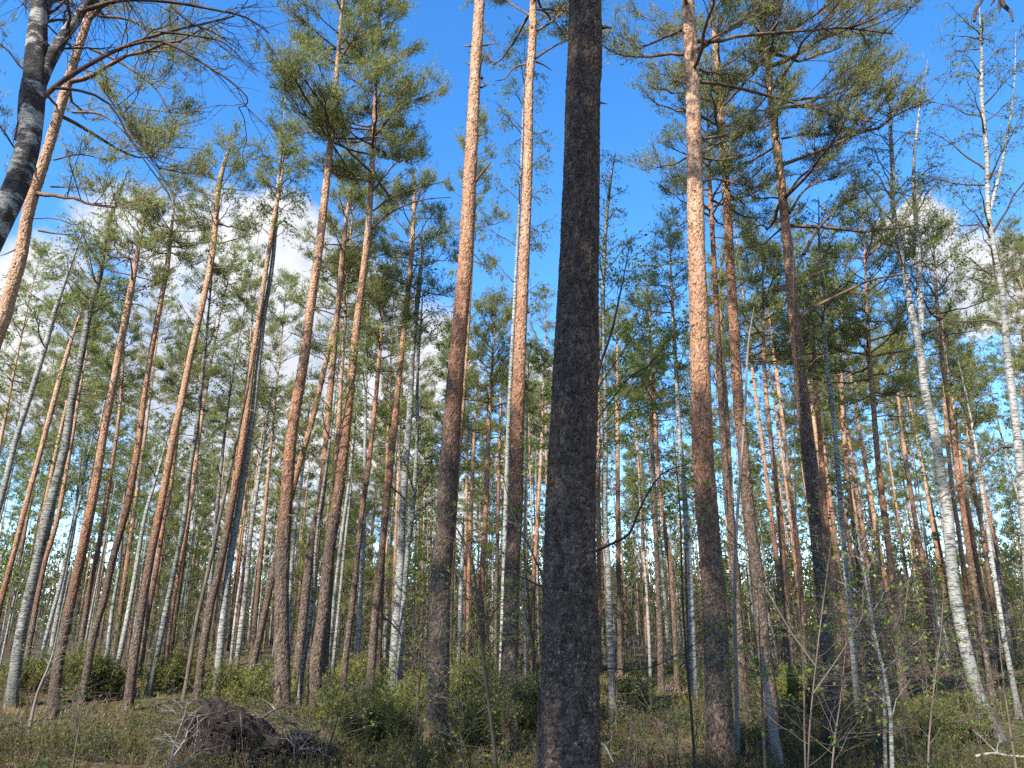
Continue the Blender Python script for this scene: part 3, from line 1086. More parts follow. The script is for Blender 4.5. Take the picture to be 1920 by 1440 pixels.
PINES = [
    # the five nearest
    dict(label='thickest dark trunk in the middle, nearest pine, in shade from foot to top', D=5.2, hero=2, zt=9.0, w=(118, 60), H=19, cb=11.5, cbm=1, r=1.9, stubs=0, n=26,
         poly=[(1097, 0), (1093, 160), (1091, 240), (1086, 480), (1077, 720), (1070, 960), (1070, 1200), (1068, 1440)],
         bare=[([(1126, 52), (1137, 51), (1147, 53)], 9, -0.1), ([(1124, 192), (1132, 194), (1139, 195)], 4, -0.1)]),
    dict(label='tall sunlit pine with pale pink flaking upper bark, left of the thickest trunk', D=10.4, hero=1, zt=4.1, w=(46, 20), H=20, cb=15.2, cbm=1, r=1.6, stubs=0,
         poly=[(898, 0), (892, 100), (887, 200), (880, 333), (873, 480), (863, 597), (853, 713), (843, 847), (837, 960), (828, 1060), (823, 1177), (820, 1293), (818, 1420)],
         bare=[([(884, 86), (867, 87)], 5, 0.1), ([(905, 85), (917, 83), (930, 81)], 5, -0.2), ([(882, 122), (870, 115)], 4, 0.0), ([(893, 160), (900, 125), (907, 104)], 7, -0.3),
               ([(903, 145), (908, 155), (915, 161)], 5, 0.0), ([(902, 164), (914, 159)], 5, 0.1), ([(888, 345), (903, 325), (921, 304)], 7, -0.2), ([(896, 255), (907, 252)], 4, 0)]),
    dict(label='slimmer sunlit pine between the pale pink pine and the thickest trunk', D=10.8, hero=1, zt=3.9, w=(35, 14), H=19, cb=12.4, cbm=1, r=1.7, stubs=0,
         poly=[(1000, 0), (998, 83), (992, 167), (990, 300), (983, 480), (977, 613), (970, 780), (967, 960), (960, 1060), (957, 1193), (953, 1293), (952, 1412)],
         limb_t=0.5, limbs=[([(1003, 110), (1025, 95), (1055, 78), (1085, 60)], 5, 0.9), ([(1004, 60), (1035, 40), (1062, 15)], 5, 0.8), ([(996, 30), (965, 12), (930, -8)], 4, 0.7)],
         bare=[([(988, 120), (965, 126), (946, 148), (928, 152)], 4, 0.3), ([(1005, 116), (1020, 122), (1034, 132)], 4, 0.3)]),
    dict(label='stout sunlit orange pine right of the thickest trunk, grey-scaled at its foot', D=9.9, hero=1, zt=3.5, w=(54, 23), H=18.5, cb=330, r=1.6, stubs=2, n=20,
         poly=[(1284, 0), (1293, 133), (1299, 300), (1304, 480), (1308, 613), (1313, 747), (1318, 880), (1325, 960), (1335, 1077), (1342, 1193), (1347, 1293), (1353, 1440)],
         limbs=[([(1297, 77), (1347, 77), (1393, 67), (1513, 57), (1580, 53), (1673, 63)], 8, 1.0), ([(1307, 153), (1363, 160), (1430, 177), (1513, 200), (1580, 220), (1640, 230)], 7, 1.6),
                ([(1297, 105), (1340, 75), (1400, 40), (1460, 10)], 6, 0.8), ([(1305, 262), (1350, 255), (1400, 245), (1445, 235)], 6, 1.2), ([(1310, 295), (1345, 270), (1380, 262)], 5, 0.8),
                ([(1290, 70), (1268, 60), (1255, 75)], 4, 0.6), ([(1296, 165), (1270, 150), (1255, 160)], 4, 0.8), ([(1312, 345), (1340, 335), (1380, 345), (1430, 352)], 5, 1.0)],
         bare=[([(1296, 140), (1297, 110), (1300, 60)], 9, -0.25), ([(1297, 108), (1290, 104)], 5, 0.0)]),
    dict(label='dark-stemmed pine right of the stout orange one, with wide limbs on its right', D=11.6, hero=1, zt=5.2, w=(37, 12), H=17.0, cb=430, r=1.9, side=0.0, stubs=3, n=28, dens=0.85,
         poly=[(1442, 133), (1450, 217), (1463, 333), (1473, 433), (1478, 480), (1487, 580), (1498, 680), (1508, 780), (1520, 880), (1529, 960), (1543, 1093), (1555, 1227), (1567, 1393)],
         limbs=[([(1477, 367), (1500, 333), (1533, 310), (1565, 295)], 6, 0.8), ([(1480, 400), (1513, 353), (1573, 330)], 6, 0.2), ([(1507, 477), (1533, 430), (1580, 383), (1610, 370)], 8, -0.2),
                ([(1462, 195), (1510, 185), (1560, 180), (1630, 150)], 6, 0.4), ([(1466, 260), (1520, 250), (1560, 252)], 5, 0.5), ([(1450, 170), (1400, 150), (1360, 160)], 5, 0.9)],
         bare=[([(1498, 597), (1533, 573), (1573, 553), (1600, 540), (1640, 523), (1705, 512)], 8, 0.4), ([(1506, 655), (1518, 645), (1520, 610)], 4, -0.2)]),
    # left to right
    dict(label='leaning orange pine at the upper left edge with drooping boughs', D=11.8, hero=1, zt=1.5, w=(37, 13), H=16.5, cb=400, r=2.2, side=0.2, stubs=8, n=22, dens=0.75,
         poly=[(190, 10), (150, 130), (100, 290), (62, 400), (46, 480), (26, 545), (8, 605), (-10, 650), (-70, 850), (-175, 1250)],
         limbs=[([(160, 130), (210, 180), (250, 250), (300, 320)], 6, -0.6), ([(168, 90), (230, 120), (290, 165), (320, 215)], 6, 0.4), ([(185, 30), (250, 40), (310, 85), (335, 130)], 6, 0.5),
                ([(135, 210), (190, 215), (235, 250), (260, 290)], 5, 0.2), ([(100, 300), (150, 290), (200, 300)], 4, 0.3), ([(95, 350), (140, 352), (175, 357)], 4, 0.1)],
         bare=[([(60, 410), (35, 390), (15, 380)], 5, 0.2), ([(52, 450), (25, 470), (0, 480)], 5, -0.2), ([(72, 432), (105, 438), (145, 440)], 5, 0.2)]),
    dict(label='thin rusty pine at the left edge beside the white birch', D=19, zt=1.0, w=(12, 9), top=(140, 540), cb=640, r=0.9,
         poly=[(103, 693), (80, 790), (60, 873), (40, 957), (23, 1037), (0, 1133), (-35, 1290)]),
    dict(label='sunlit pine with orange middle and grey foot, second trunk right of the grey birch', D=17, zt=2.6, w=(21, 12), top=(292, 395), cb=570, r=1.1,
         poly=[(257, 563), (240, 640), (220, 730), (203, 800), (187, 880), (171, 960), (153, 1043), (127, 1160), (110, 1243), (100, 1318)]),
    dict(label='dark reddish pine curving at its foot, left of the smooth straight pine', D=17.4, zt=3.2, w=(15, 9), top=(335, 345), cb=520, r=1.05,
         poly=[(320, 493), (307, 567), (287, 667), (273, 747), (257, 853), (237, 957), (213, 1043), (197, 1120), (177, 1187), (163, 1260), (153, 1313)]),
    dict(label='straight smooth orange pine whose slender tip stands against blue sky at left', D=17, zt=2.8, w=(18, 10), top=(432, 240), cb=500, r=1.15,
         poly=[(405, 330), (395, 440), (387, 497), (373, 567), (353, 667), (337, 753), (320, 840), (300, 957), (283, 1043), (263, 1160), (250, 1243), (240, 1320)]),
    dict(label='thin pine close behind the straight smooth orange pine', D=24, zt=2.5, w=(11, 7), top=(372, 650), cb=760, r=0.9,
         poly=[(343, 813), (320, 947), (313, 967), (297, 1060), (277, 1160), (260, 1277)]),
    dict(label='thin bright orange pine behind the dark-stemmed grey birch at left', D=23, zt=2.0, w=(11, 7), top=(385, 640), cb=780, r=0.9,
         poly=[(372, 860), (353, 973), (333, 1087), (320, 1160), (310, 1243)]),
    dict(label='pine with orange upper trunk touching the tall birch at left', D=17.8, zt=3.6, w=(17, 8), top=(548, 250), cb=420, r=0.9, n=20,
         poly=[(520, 400), (507, 480), (493, 567), (477, 667), (463, 773), (447, 880), (433, 957), (413, 1060), (393, 1147), (377, 1243), (370, 1310)]),
    dict(label='short leaning dark pine just left of the pine with the bulging foot', D=17.5, zt=4.5, w=(15, 9), top=(650, 470), cb=600, r=0.9,
         poly=[(612, 650), (585, 780), (555, 890), (523, 1020), (507, 1093), (490, 1177), (473, 1253), (463, 1313)]),
    dict(label='large pine with dark bulging foot and tall bushy crown left of centre', D=13.7, hero=1, zt=4.6, w=(31, 11), top=(655, -60), cb=330, r=1.5, n=36, dens=1.6, stubs=6,
         poly=[(630, 213), (620, 300), (610, 383), (598, 480), (583, 580), (570, 680), (553, 780), (543, 863), (537, 960), (530, 1060), (528, 1160), (530, 1260), (530, 1350)],
         bare=[([(545, 790), (525, 760), (505, 745)], 5, 0.3), ([(541, 870), (520, 840), (495, 815)], 5, 0.3), ([(578, 640), (560, 630), (540, 622)], 4, 0.2), ([(535, 935), (520, 905), (490, 890), (470, 870)], 4, 0.4)]),
    dict(label='pine standing just behind the grey-stemmed twin, slightly thinner', D=17.3, zt=4.2, w=(19, 9), top=(668, 370), cb=540, r=1.0,
         poly=[(655, 460), (637, 613), (623, 733), (610, 880), (600, 957), (593, 980), (580, 1060), (567, 1177), (557, 1260), (550, 1307)]),
    dict(label='large pine with orange upper trunk and bushy crown, second left of the pale pink pine', D=14.2, hero=1, zt=4.3, w=(27, 9), top=(722, -20), cb=390, r=1.5, n=36, dens=1.6, stubs=7,
         poly=[(703, 300), (697, 383), (688, 480), (677, 563), (663, 680), (653, 780), (640, 897), (630, 960), (617, 1043), (607, 1147), (593, 1243), (590, 1340)],
         bare=[([(700, 395), (735, 370), (775, 355), (835, 340)], 4, 0.6), ([(693, 430), (740, 395), (790, 375), (845, 370)], 4, 0.8)]),
    dict(label='slim dark pine with a small crown between the bushy pine and the white birch', D=17, zt=4.8, w=(14, 8), top=(714, 500), cb=680, r=0.85,
         poly=[(707, 667), (700, 763), (690, 863), (677, 957), (667, 1060), (657, 1160), (647, 1243), (643, 1320)]),
    dict(label='reddish brown pine just left of the white birch, left of the pale pink pine', D=17.2, zt=4.2, w=(17, 9), top=(776, 310), cb=560, r=1.15, n=30,
         poly=[(772, 410), (767, 497), (757, 597), (747, 697), (737, 813), (723, 957), (713, 1060), (703, 1160), (697, 1243), (693, 1313)]),
    dict(label='pine crown showing behind the top of the pale pink trunk', D=22, zt=4, w=(12, 8), top=(897, 235), cb=520, r=1.1, n=34,
         poly=[(888, 420), (872, 700), (850, 1000), (842, 1260)]),
    dict(label='bright orange pine between the pale pink pine and the slimmer sunlit pine', D=21, zt=3.0, w=(14, 9), top=(930, 545), cb=830, r=1.35, n=40,
         poly=[(917, 767), (913, 880), (910, 960), (903, 1093), (903, 1193), (901, 1275)]),
    dict(label='thin pine right beside the foot of the pale pink pine', D=25, zt=2.5, w=(9, 6), top=(893, 700), cb=850, r=0.8,
         poly=[(887, 830), (882, 960), (878, 1127), (877, 1262)]),
    dict(label='thin dark pine immediately left of the slimmer sunlit pine', D=26, zt=4.5, w=(9, 6), top=(940, 690), cb=840, r=0.8,
         poly=[(937, 830), (934, 960), (930, 1127), (930, 1260)]),
    dict(label='thin pine in the gap left of the thickest trunk', D=26, zt=2.0, w=(9, 6), top=(1022, 640), cb=830, r=0.9,
         poly=[(1017, 807), (1009, 960), (1001, 1093), (998, 1250)]),
    dict(label='slender orange pine first to the right of the thickest trunk', D=23, zt=2.2, w=(11, 8), top=(1155, 590), cb=790, r=0.95,
         poly=[(1157, 757), (1158, 960), (1160, 1077), (1162, 1177), (1163, 1270)]),
    dict(label='thin pine partly hidden by the right edge of the thickest trunk', D=24, zt=2.0, w=(10, 7), top=(1118, 600), cb=780, r=0.8,
         poly=[(1120, 800), (1121, 960), (1123, 1100), (1124, 1265)]),
    dict(label='dark slender pine with its dark foot in the clearing right of centre', D=19, zt=6.0, w=(12, 7), top=(1212, 640), cb=800, r=0.9,
         poly=[(1218, 800), (1227, 960), (1232, 1077), (1237, 1193), (1240, 1308)]),
    dict(label='orange pine with a kink halfway, left of the stout orange pine', D=19.5, zt=3.0, w=(11, 8), top=(1218, 560), cb=780, r=0.95,
         poly=[(1230, 797), (1242, 960), (1255, 1043), (1262, 1127), (1267, 1227), (1270, 1312)]),
    dict(label='slim pine whose orange top hugs the left side of the stout orange pine', D=18, zt=4.4, w=(12, 7), top=(1255, 430), cb=620, r=0.9,
         poly=[(1263, 597), (1270, 713), (1277, 847), (1285, 960), (1290, 1100), (1296, 1322)]),
    dict(label='dark straight pine right behind the stout orange one', D=13.2, zt=7.5, w=(19, 8), top=(1318, 200), cb=460, r=1.2, n=26,
         poly=[(1325, 370), (1332, 480), (1340, 597), (1350, 747), (1360, 880), (1368, 960), (1377, 1060), (1383, 1160), (1390, 1260), (1400, 1362)]),
    dict(label='sunlit slim orange pine against the dark straight one right of centre', D=21, zt=1.2, w=(10, 7), top=(1335, 500), cb=650, r=0.8,
         poly=[(1345, 660), (1358, 800), (1370, 960), (1385, 1110), (1396, 1290)]),
    dict(label='pine with orange upper trunk between the dark straight one and the wide-limbed one', D=12.9, zt=4.6, w=(28, 12), H=15.5, cb=400, r=1.7, n=28, dens=0.85, stubs=4, hero=1,
         poly=[(1340, 150), (1347, 233), (1355, 333), (1364, 480), (1372, 597), (1380, 713), (1390, 813), (1404, 960), (1420, 1077), (1430, 1193), (1443, 1293), (1453, 1368)],
         bare=[([(1375, 545), (1395, 530), (1425, 512)], 4, 0.4), ([(1383, 612), (1400, 600), (1440, 590)], 3, 0.5)]),
    dict(label='slender pale orange pine left of the dark wide-limbed trunk', D=16, zt=3.8, w=(15, 8), top=(1428, 470), cb=690, r=1.15, n=30,
         poly=[(1435, 693), (1443, 797), (1453, 897), (1462, 970), (1470, 1093), (1480, 1193), (1487, 1327)]),
    dict(label='thin pinkish pine just left of the dark wide-limbed trunk', D=20, zt=1.5, w=(10, 7), top=(1452, 540), cb=680, r=0.9,
         poly=[(1462, 667), (1470, 763), (1480, 863), (1491, 965), (1500, 1060), (1510, 1300)]),
    dict(label='orange pine clinging to the right side of the dark wide-limbed trunk', D=17.5, zt=2.4, w=(14, 9), top=(1500, 560), cb=720, r=1.0,
         poly=[(1515, 713), (1527, 813), (1540, 955), (1557, 1060), (1570, 1160), (1580, 1260), (1585, 1318)]),
    dict(label='thin pine two trunks right of the dark wide-limbed one', D=22, zt=3.4, w=(10, 7), top=(1562, 560), cb=740, r=1.1, n=28,
         poly=[(1573, 757), (1583, 863), (1595, 962), (1607, 1060), (1620, 1177), (1627, 1282)]),
    dict(label='orange-stemmed pine with a layered crown in the middle of the right side', D=16, zt=3.0, w=(16, 9), top=(1612, 400), cb=760, r=1.5, n=44,
         poly=[(1623, 647), (1633, 747), (1643, 847), (1657, 960), (1670, 1060), (1680, 1160), (1693, 1293), (1703, 1338)]),
    dict(label='short orange pine with pale dead side branches, left of the leaning birch', D=21, zt=2.2, w=(12, 8), top=(1682, 640), cb=820, r=1.2, n=30,
         poly=[(1702, 840), (1716, 958), (1730, 1043), (1740, 1120), (1753, 1290)]),
    dict(label='pine directly behind the leaning white birch, on its right', D=14.6, zt=2.6, w=(14, 8), top=(1738, 430), cb=640, r=1.1,
         poly=[(1757, 630), (1767, 713), (1780, 797), (1793, 897), (1805, 965), (1817, 1043), (1833, 1143), (1850, 1243), (1867, 1330)]),
    dict(label='thin pine squeezed between the leaning birch and the pine behind it', D=19, zt=1.8, w=(11, 7), top=(1748, 600), cb=760, r=0.9,
         poly=[(1762, 760), (1780, 900), (1795, 1000), (1813, 1127), (1832, 1300)]),
    dict(label='dark rusty pine near the right edge, left of the slender pale birch', D=20, zt=1.6, w=(10, 7), top=(1785, 640), cb=800, r=1.1,
         poly=[(1800, 830), (1820, 960), (1837, 1077), (1853, 1177), (1872, 1300)]),
    dict(label='thin dark pine at the right edge close behind the slender pale birch', D=23, zt=3.5, w=(10, 7), top=(1815, 700), cb=850, r=1.0,
         poly=[(1822, 860), (1843, 993), (1860, 1127), (1880, 1275)]),
    dict(label='grey-orange pine tucked behind the grey birch at the far left', D=21, zt=3.0, w=(11, 7), top=(140, 600), cb=760, r=0.9,
         poly=[(122, 770), (103, 960), (80, 1060), (60, 1177), (43, 1275)]),
    dict(label='slender orange pine behind the dark reddish curving one', D=21, zt=3.2, w=(12, 7), top=(250, 600), cb=760, r=0.95,
         poly=[(228, 800), (197, 980), (173, 1087), (157, 1177), (140, 1280)]),
]

BIRCHES = [
    dict(label='nearest birch, thick pale stem forking at the upper left corner', D=4.3, bark='birch_old', w=(66, 40), top=(60, -160), cb=-20, r=1.1, leaf=0.0, n=6,
         poly=[(44, 60), (38, 150), (30, 230), (10, 320), (-28, 410), (-110, 620), (-200, 950), (-260, 1400)],
         stems=[([(36, 225), (56, 140), (76, 60), (102, -40), (120, -160)], 28), ([(30, 262), (60, 190), (85, 130), (112, 80), (150, 25), (210, -50), (260, -160)], 32)],
         limbs=[([(60, 205), (100, 165), (157, 127), (233, 87), (320, 58), (380, 45), (440, 30)], 11, 0.3), ([(225, 90), (300, 77), (387, 123), (433, 153), (463, 182), (460, 198), (447, 200)], 6, 0.2),
                ([(150, 22), (230, 0), (320, 4), (400, 18), (460, 32), (505, 62)], 9, 0.3), ([(320, 10), (360, 45), (400, 60), (450, 95)], 5, 0.2), ([(300, 60), (350, 65), (420, 80), (455, 115)], 5, 0.3),
                ([(100, 165), (150, 170), (205, 195), (250, 270), (285, 320), (318, 365)], 6, 0.4)],
         limb_leaf=0.0, limb_dens=1.1),
    dict(label='thin white birch at the left edge, leaning in from the corner of the stand', D=15, w=(15, 9), top=(140, 420), cb=720, r=1.3, leaf=3.2,
         poly=[(95, 580), (80, 647), (53, 740), (27, 820), (0, 927), (-60, 1150), (-95, 1330)]),
    dict(label='thick grey birch at far left with a dark forked upper stem', D=16.6, dark=1, w=(22, 10), top=(238, 315), cb=640, r=1.5, leaf=2.4, n=24,
         poly=[(200, 430), (187, 513), (167, 577), (147, 680), (133, 747), (120, 840), (92, 955), (63, 1083), (40, 1187), (20, 1320)],
         stems=[([(178, 540), (160, 470), (155, 400)], 6)]),
    dict(label='birch with white foot and dark upper stem, right of the straight smooth pine', D=18.4, dark=1, w=(14, 8), top=(412, 480), cb=700, r=1.3, leaf=2.2,
         poly=[(380, 763), (360, 880), (347, 973), (327, 1067), (307, 1167), (290, 1247), (277, 1303)]),
    dict(label='tall birch with a green leafy top touching the orange pine at left', D=18, w=(16, 7), top=(547, 155), cb=470, r=1.25, leaf=3.6, n=34,
         poly=[(527, 360), (517, 490), (500, 593), (487, 693), (477, 773), (460, 880), (447, 960), (433, 1040), (420, 1140), (410, 1247), (403, 1313)]),
    dict(label='thin grey birch leaning across the grey-stemmed pines left of centre', D=14.3, dark=1, w=(10, 5), top=(655, 640), cb=900, r=0.9, leaf=2.0,
         poly=[(625, 850), (600, 993), (583, 1160), (567, 1260), (558, 1335)]),
    dict(label='slim white birch right of the grey-stemmed pines, taller of a close pair', D=25, w=(9, 6), top=(668, 700), cb=900, r=1.0, leaf=2.6,
         poly=[(655, 880), (643, 980), (630, 1093), (620, 1193), (615, 1273)]),
    dict(label='slim white birch right of the grey-stemmed pines, thinner of a close pair', D=26, w=(7, 5), top=(672, 790), cb=950, r=0.9, leaf=2.6,
         poly=[(660, 930), (650, 1010), (637, 1127), (623, 1262)]),
    dict(label='white birch just right of the reddish brown pine, left of the pale pink pine', D=16.8, w=(19, 9), top=(790, 400), cb=640, r=1.1, leaf=2.8,
         poly=[(782, 500), (777, 573), (770, 667), (767, 763), (758, 880), (754, 957), (750, 1060), (743, 1160), (737, 1260), (735, 1320)]),
    dict(label='dark-barked birch with fine bare branches, hugging the white birch', D=16.2, dark=1, w=(12, 6), top=(790, 520), cb=1010, r=1.25, leaf=1.4, n=26,
         poly=[(782, 640), (779, 720), (780, 813), (773, 957), (763, 1043), (757, 1127), (750, 1227), (748, 1325)]),
    dict(label='hanging-twigged birch behind the slimmer sunlit pine', D=15, w=(11, 5), top=(985, 60), cb=600, r=1.25, leaf=2.4, n=34, droop=1.2,
         poly=[(978, 300), (968, 500), (960, 660), (953, 800), (948, 960), (944, 1100), (938, 1330)]),
    dict(label='thin birch with pale top rising beside the right edge of the thickest trunk', D=14.2, dark=1, w=(15, 6), top=(1160, 262), cb=560, r=1.0, leaf=1.8, n=26,
         poly=[(1147, 333), (1135, 480), (1133, 647), (1137, 780), (1134, 960), (1140, 1060), (1144, 1193), (1150, 1355)]),
    dict(label='white birch sapling in the far gap right of the thickest trunk', D=22, w=(7, 4), top=(1204, 880), cb=1020, r=0.8, leaf=3.0,
         poly=[(1207, 990), (1212, 1077), (1217, 1193), (1220, 1283)]),
    dict(label='black-and-white birch just left of the stout orange pine', D=16.5, w=(15, 9), top=(1268, 560), cb=760, r=1.0, leaf=2.4,
         poly=[(1279, 800), (1288, 960), (1295, 1093), (1298, 1193), (1303, 1325)]),
    dict(label='thin pale birch right of the dark wide-limbed pine', D=14, w=(13, 6), top=(1512, 400), cb=720, r=1.2, leaf=2.6, n=28,
         poly=[(1522, 520), (1528, 580), (1540, 697), (1557, 813), (1573, 960), (1587, 1093), (1600, 1227), (1610, 1358)]),
    dict(label='leaning white birch with twin upper stems on the right', D=12.2, w=(25, 7), top=(1700, 75), cb=520, r=1.35, leaf=1.6, n=34, white_limb=1,
         poly=[(1693, 200), (1695, 300), (1693, 367), (1707, 480), (1722, 590), (1733, 650), (1740, 730), (1757, 813), (1770, 913), (1779, 960), (1787, 1077), (1803, 1177), (1827, 1277), (1850, 1343), (1868, 1383)],
         stems=[([(1730, 620), (1724, 540), (1722, 470), (1717, 410), (1713, 317), (1725, 200), (1740, 110)], 12)]),
    dict(label='birch at the right edge with many fine upright branches', D=11.2, w=(22, 6), top=(1815, 30), cb=560, r=1.5, leaf=1.5, n=36, white_limb=0,
         poly=[(1822, 117), (1826, 200), (1840, 300), (1847, 400), (1860, 480), (1877, 563), (1883, 647), (1897, 763), (1910, 880), (1918, 960), (1930, 1120), (1945, 1380)],
         stems=[([(1850, 420), (1880, 300), (1900, 180), (1905, 60)], 7)],
         limbs=[([(1897, 838), (1873, 840), (1847, 867), (1800, 907), (1760, 937)], 6, -0.5), ([(1880, 610), (1855, 600), (1800, 603), (1750, 590)], 5, 0.6)]),
    dict(label='slender pale birch near the right edge, bent at its foot', D=13.2, w=(11, 6), top=(1835, 620), cb=900, r=1.0, leaf=2.2,
         poly=[(1850, 860), (1860, 960), (1870, 1060), (1883, 1177), (1893, 1243), (1913, 1355)]),
    dict(label='white birch at left, left one of a leaning pair beside the orange pine', D=20, w=(10, 6), top=(165, 760), cb=930, r=0.9, leaf=2.6,
         poly=[(142, 930), (127, 993), (110, 1093), (90, 1177), (63, 1290)]),
    dict(label='white birch at left, right one of a leaning pair beside the orange pine', D=22, w=(10, 6), top=(175, 800), cb=960, r=0.9, leaf=2.6,
         poly=[(150, 970), (133, 1043), (110, 1147), (88, 1270)]),
    dict(label='small white birch between the dark reddish pine and the smooth pine', D=24, w=(9, 5), top=(258, 890), cb=1010, r=0.8, leaf=2.6,
         poly=[(240, 1000), (230, 1060), (213, 1143), (197, 1260)]),
    dict(label='bright white birch just left of the smooth straight pine', D=18.8, w=(11, 6), top=(298, 760), cb=920, r=1.0, leaf=2.6,
         poly=[(278, 880), (263, 960), (247, 1093), (227, 1210), (210, 1298)]),
    dict(label='grey-white birch right of the tall leafy-topped birch', D=19.5, w=(12, 7), top=(500, 700), cb=900, r=1.0, leaf=2.4,
         poly=[(480, 890), (467, 993), (460, 1093), (450, 1193), (437, 1298)]),
    dict(label='thin white birch in front of the left thicket, right of the leafy-topped birch', D=23, w=(7, 4), top=(462, 960), cb=1060, r=0.7, leaf=2.6,
         poly=[(452, 1060), (443, 1127), (430, 1277)]),
    dict(label='white birch showing right beside the bulging-foot pine', D=22, w=(9, 6), top=(580, 720), cb=880, r=0.9, leaf=2.4,
         poly=[(566, 860), (553, 973), (545, 1093), (540, 1275)]),
    dict(label='white-topped birch stem in the gap right of the pale pink foot', D=20, w=(10, 7), top=(868, 960), cb=1050, r=0.6, leaf=2.0,
         poly=[(866, 1040), (863, 1127), (860, 1288)]),
]

for i, e in enumerate(PINES):
    build_pine(i, e)
for i, e in enumerate(BIRCHES):
    build_birch(i, e)


# ------------------------------------------------------------------ trees of the background, from shared meshes
def proto_pine(seed, H, z0, r, n, dbh, low=False):
    rng = np.random.default_rng(seed)
    z = np.linspace(-0.15, H, 26)
    amp = 0.22
    P = np.column_stack([amp * np.sin(z * 0.21 + rng.uniform(0, 6)) * z / H + rng.normal() * 0.25 * (z / H) ** 2, amp * np.cos(z * 0.17 + rng.uniform(0, 6)) * z / H, z])
    P[:, :2] -= P[0, :2]
    R = 0.5 * dbh * (1 - 0.93 * (np.clip(z, 0, H) / H) ** 1.25) * (1 + 0.25 * np.exp(-np.clip(z, 0, 9) / 0.25))
    tr = Trunk(P, np.maximum(R, 0.012))
    C, Rr, g2, leaf = pine_crown(rng, tr, z0, H, n, r * 1.25, None, 1.0, 6, 0.115, 0.022, 0.7, False)
    V, q = tubes(C, Rr, 3)
    g2.add(V, q)
    V, q = dead_stubs(rng, tr, max(2.0, z0 - 6), z0 + 1, 9, 0.2, 1.0)
    g2.add(V, q)
    return [('trunk', trunk_mesh(tr, 8, 0.35, 0.06, seed, (0, 0, 0), M['pine']), None),
            ('twigs', g2.mesh('twigs', M['pine_limb']), 'stuff'), ('crown', leaf.mesh('crown', M['needle'], False), 'stuff')]


def proto_birch(seed, H, z0, r, n, dbh, leafn=2.4, dark=False):
    rng = np.random.default_rng(seed)
    z = np.linspace(-0.15, H, 26)
    P = np.column_stack([0.3 * np.sin(z * 0.25 + rng.uniform(0, 6)) * z / H + rng.normal() * 0.5 * (z / H) ** 2, 0.3 * np.cos(z * 0.2 + rng.uniform(0, 6)) * z / H, z])
    P[:, :2] -= P[0, :2]
    R = 0.5 * dbh * (1 - 0.95 * (np.clip(z, 0, H) / H) ** 1.1)
    tr = Trunk(P, np.maximum(R, 0.01))
    C, Rr, g2, leaf = birch_crown(rng, tr, z0, H, n, r * 1.1, leafn * 2.9, 0.075, 0.68, 0.8, None, 0.005)
    V, q = tubes(C, Rr, 3)
    g2.add(V, q)
    return [('trunk', trunk_mesh(tr, 8, 0.35, 0.06, seed, (0, 0, 0), M['birch_dark'] if dark else M['birch']), None),
            ('twigs', g2.mesh('twigs', M['twig']), 'stuff'), ('crown', leaf.mesh('crown', M['birch_leaf'], False), 'stuff')]


def place(proto, name, label, cat, loc, rz, scale, group, zt=None, seen={}):
    root = thing(name, label, cat, loc, group, rz)
    root.scale = (scale, scale, scale)
    for pname, me, kind in proto:
        key = me.name
        if key in seen:
            o = seen[key].copy()
            COL.objects.link(o)
            o.parent = root
        else:
            o = obj(pname, me, root, kind)
            seen[key] = o
        if pname == 'trunk' and zt is not None:
            o.color = (zt / 20.0, 0, 0, 1)
    return root


PP = [proto_pine(11, 18.5, 10.8, 1.55, 42, 0.22), proto_pine(12, 17.0, 9.2, 1.4, 44, 0.20), proto_pine(13, 19.5, 11.8, 1.7, 42, 0.25),
      proto_pine(14, 16.0, 8.0, 1.5, 46, 0.19), proto_pine(15, 18.0, 9.6, 1.3, 44, 0.21)]
PT = [proto_pine(41, 14.5, 10.5, 0.9, 22, 0.125), proto_pine(42, 12.5, 8.8, 0.8, 20, 0.10), proto_pine(43, 16.0, 12.0, 1.0, 22, 0.14)]
PY = [proto_pine(21, 9.0, 1.8, 1.5, 60, 0.13), proto_pine(22, 7.0, 1.0, 1.2, 54, 0.10)]
PB = [proto_birch(31, 16.5, 7.0, 1.5, 34, 0.17), proto_birch(32, 14.0, 5.0, 1.4, 34, 0.13), proto_birch(33, 17.5, 8.5, 1.4, 32, 0.18, 2.0, True), proto_birch(34, 11.0, 3.5, 1.3, 32, 0.10, 3.0), proto_birch(35, 9.0, 2.5, 1.1, 30, 0.075, 3.2), proto_birch(36, 7.5, 1.8, 1.1, 30, 0.06, 3.4), proto_birch(37, 13.0, 8.5, 0.8, 18, 0.10, 2.0), proto_birch(38, 11.5, 7.5, 0.7, 16, 0.08, 2.0)]

rng = np.random.default_rng(77)
taken = [np.array(o.location[:2]) for o in COL.objects if o.type == 'EMPTY']
REFS = [(20, 'the grey birch at far left'), (100, 'the orange-middled pine'), (240, 'the smooth straight pine'), (403, 'the tall leafy-topped birch'), (530, 'the bulging-foot pine'), (590, 'the bushy orange-topped pine'),
        (735, 'the white birch left of centre'), (818, 'the pale pink pine'), (952, 'the slimmer sunlit pine'), (1068, 'the thickest trunk'), (1240, 'the dark slender pine'), (1353, 'the stout orange pine'),
        (1453, 'the orange-topped pine'), (1567, 'the dark wide-limbed pine'), (1703, 'the layered-crown pine'), (1868, 'the leaning birch')]
ORD = ['first', 'second', 'third', 'fourth', 'fifth', 'sixth', 'seventh', 'eighth', 'ninth', 'tenth', 'eleventh', 'twelfth', 'thirteenth', 'fourteenth', 'fifteenth', 'sixteenth', 'seventeenth', 'eighteenth', 'nineteenth', 'twentieth']


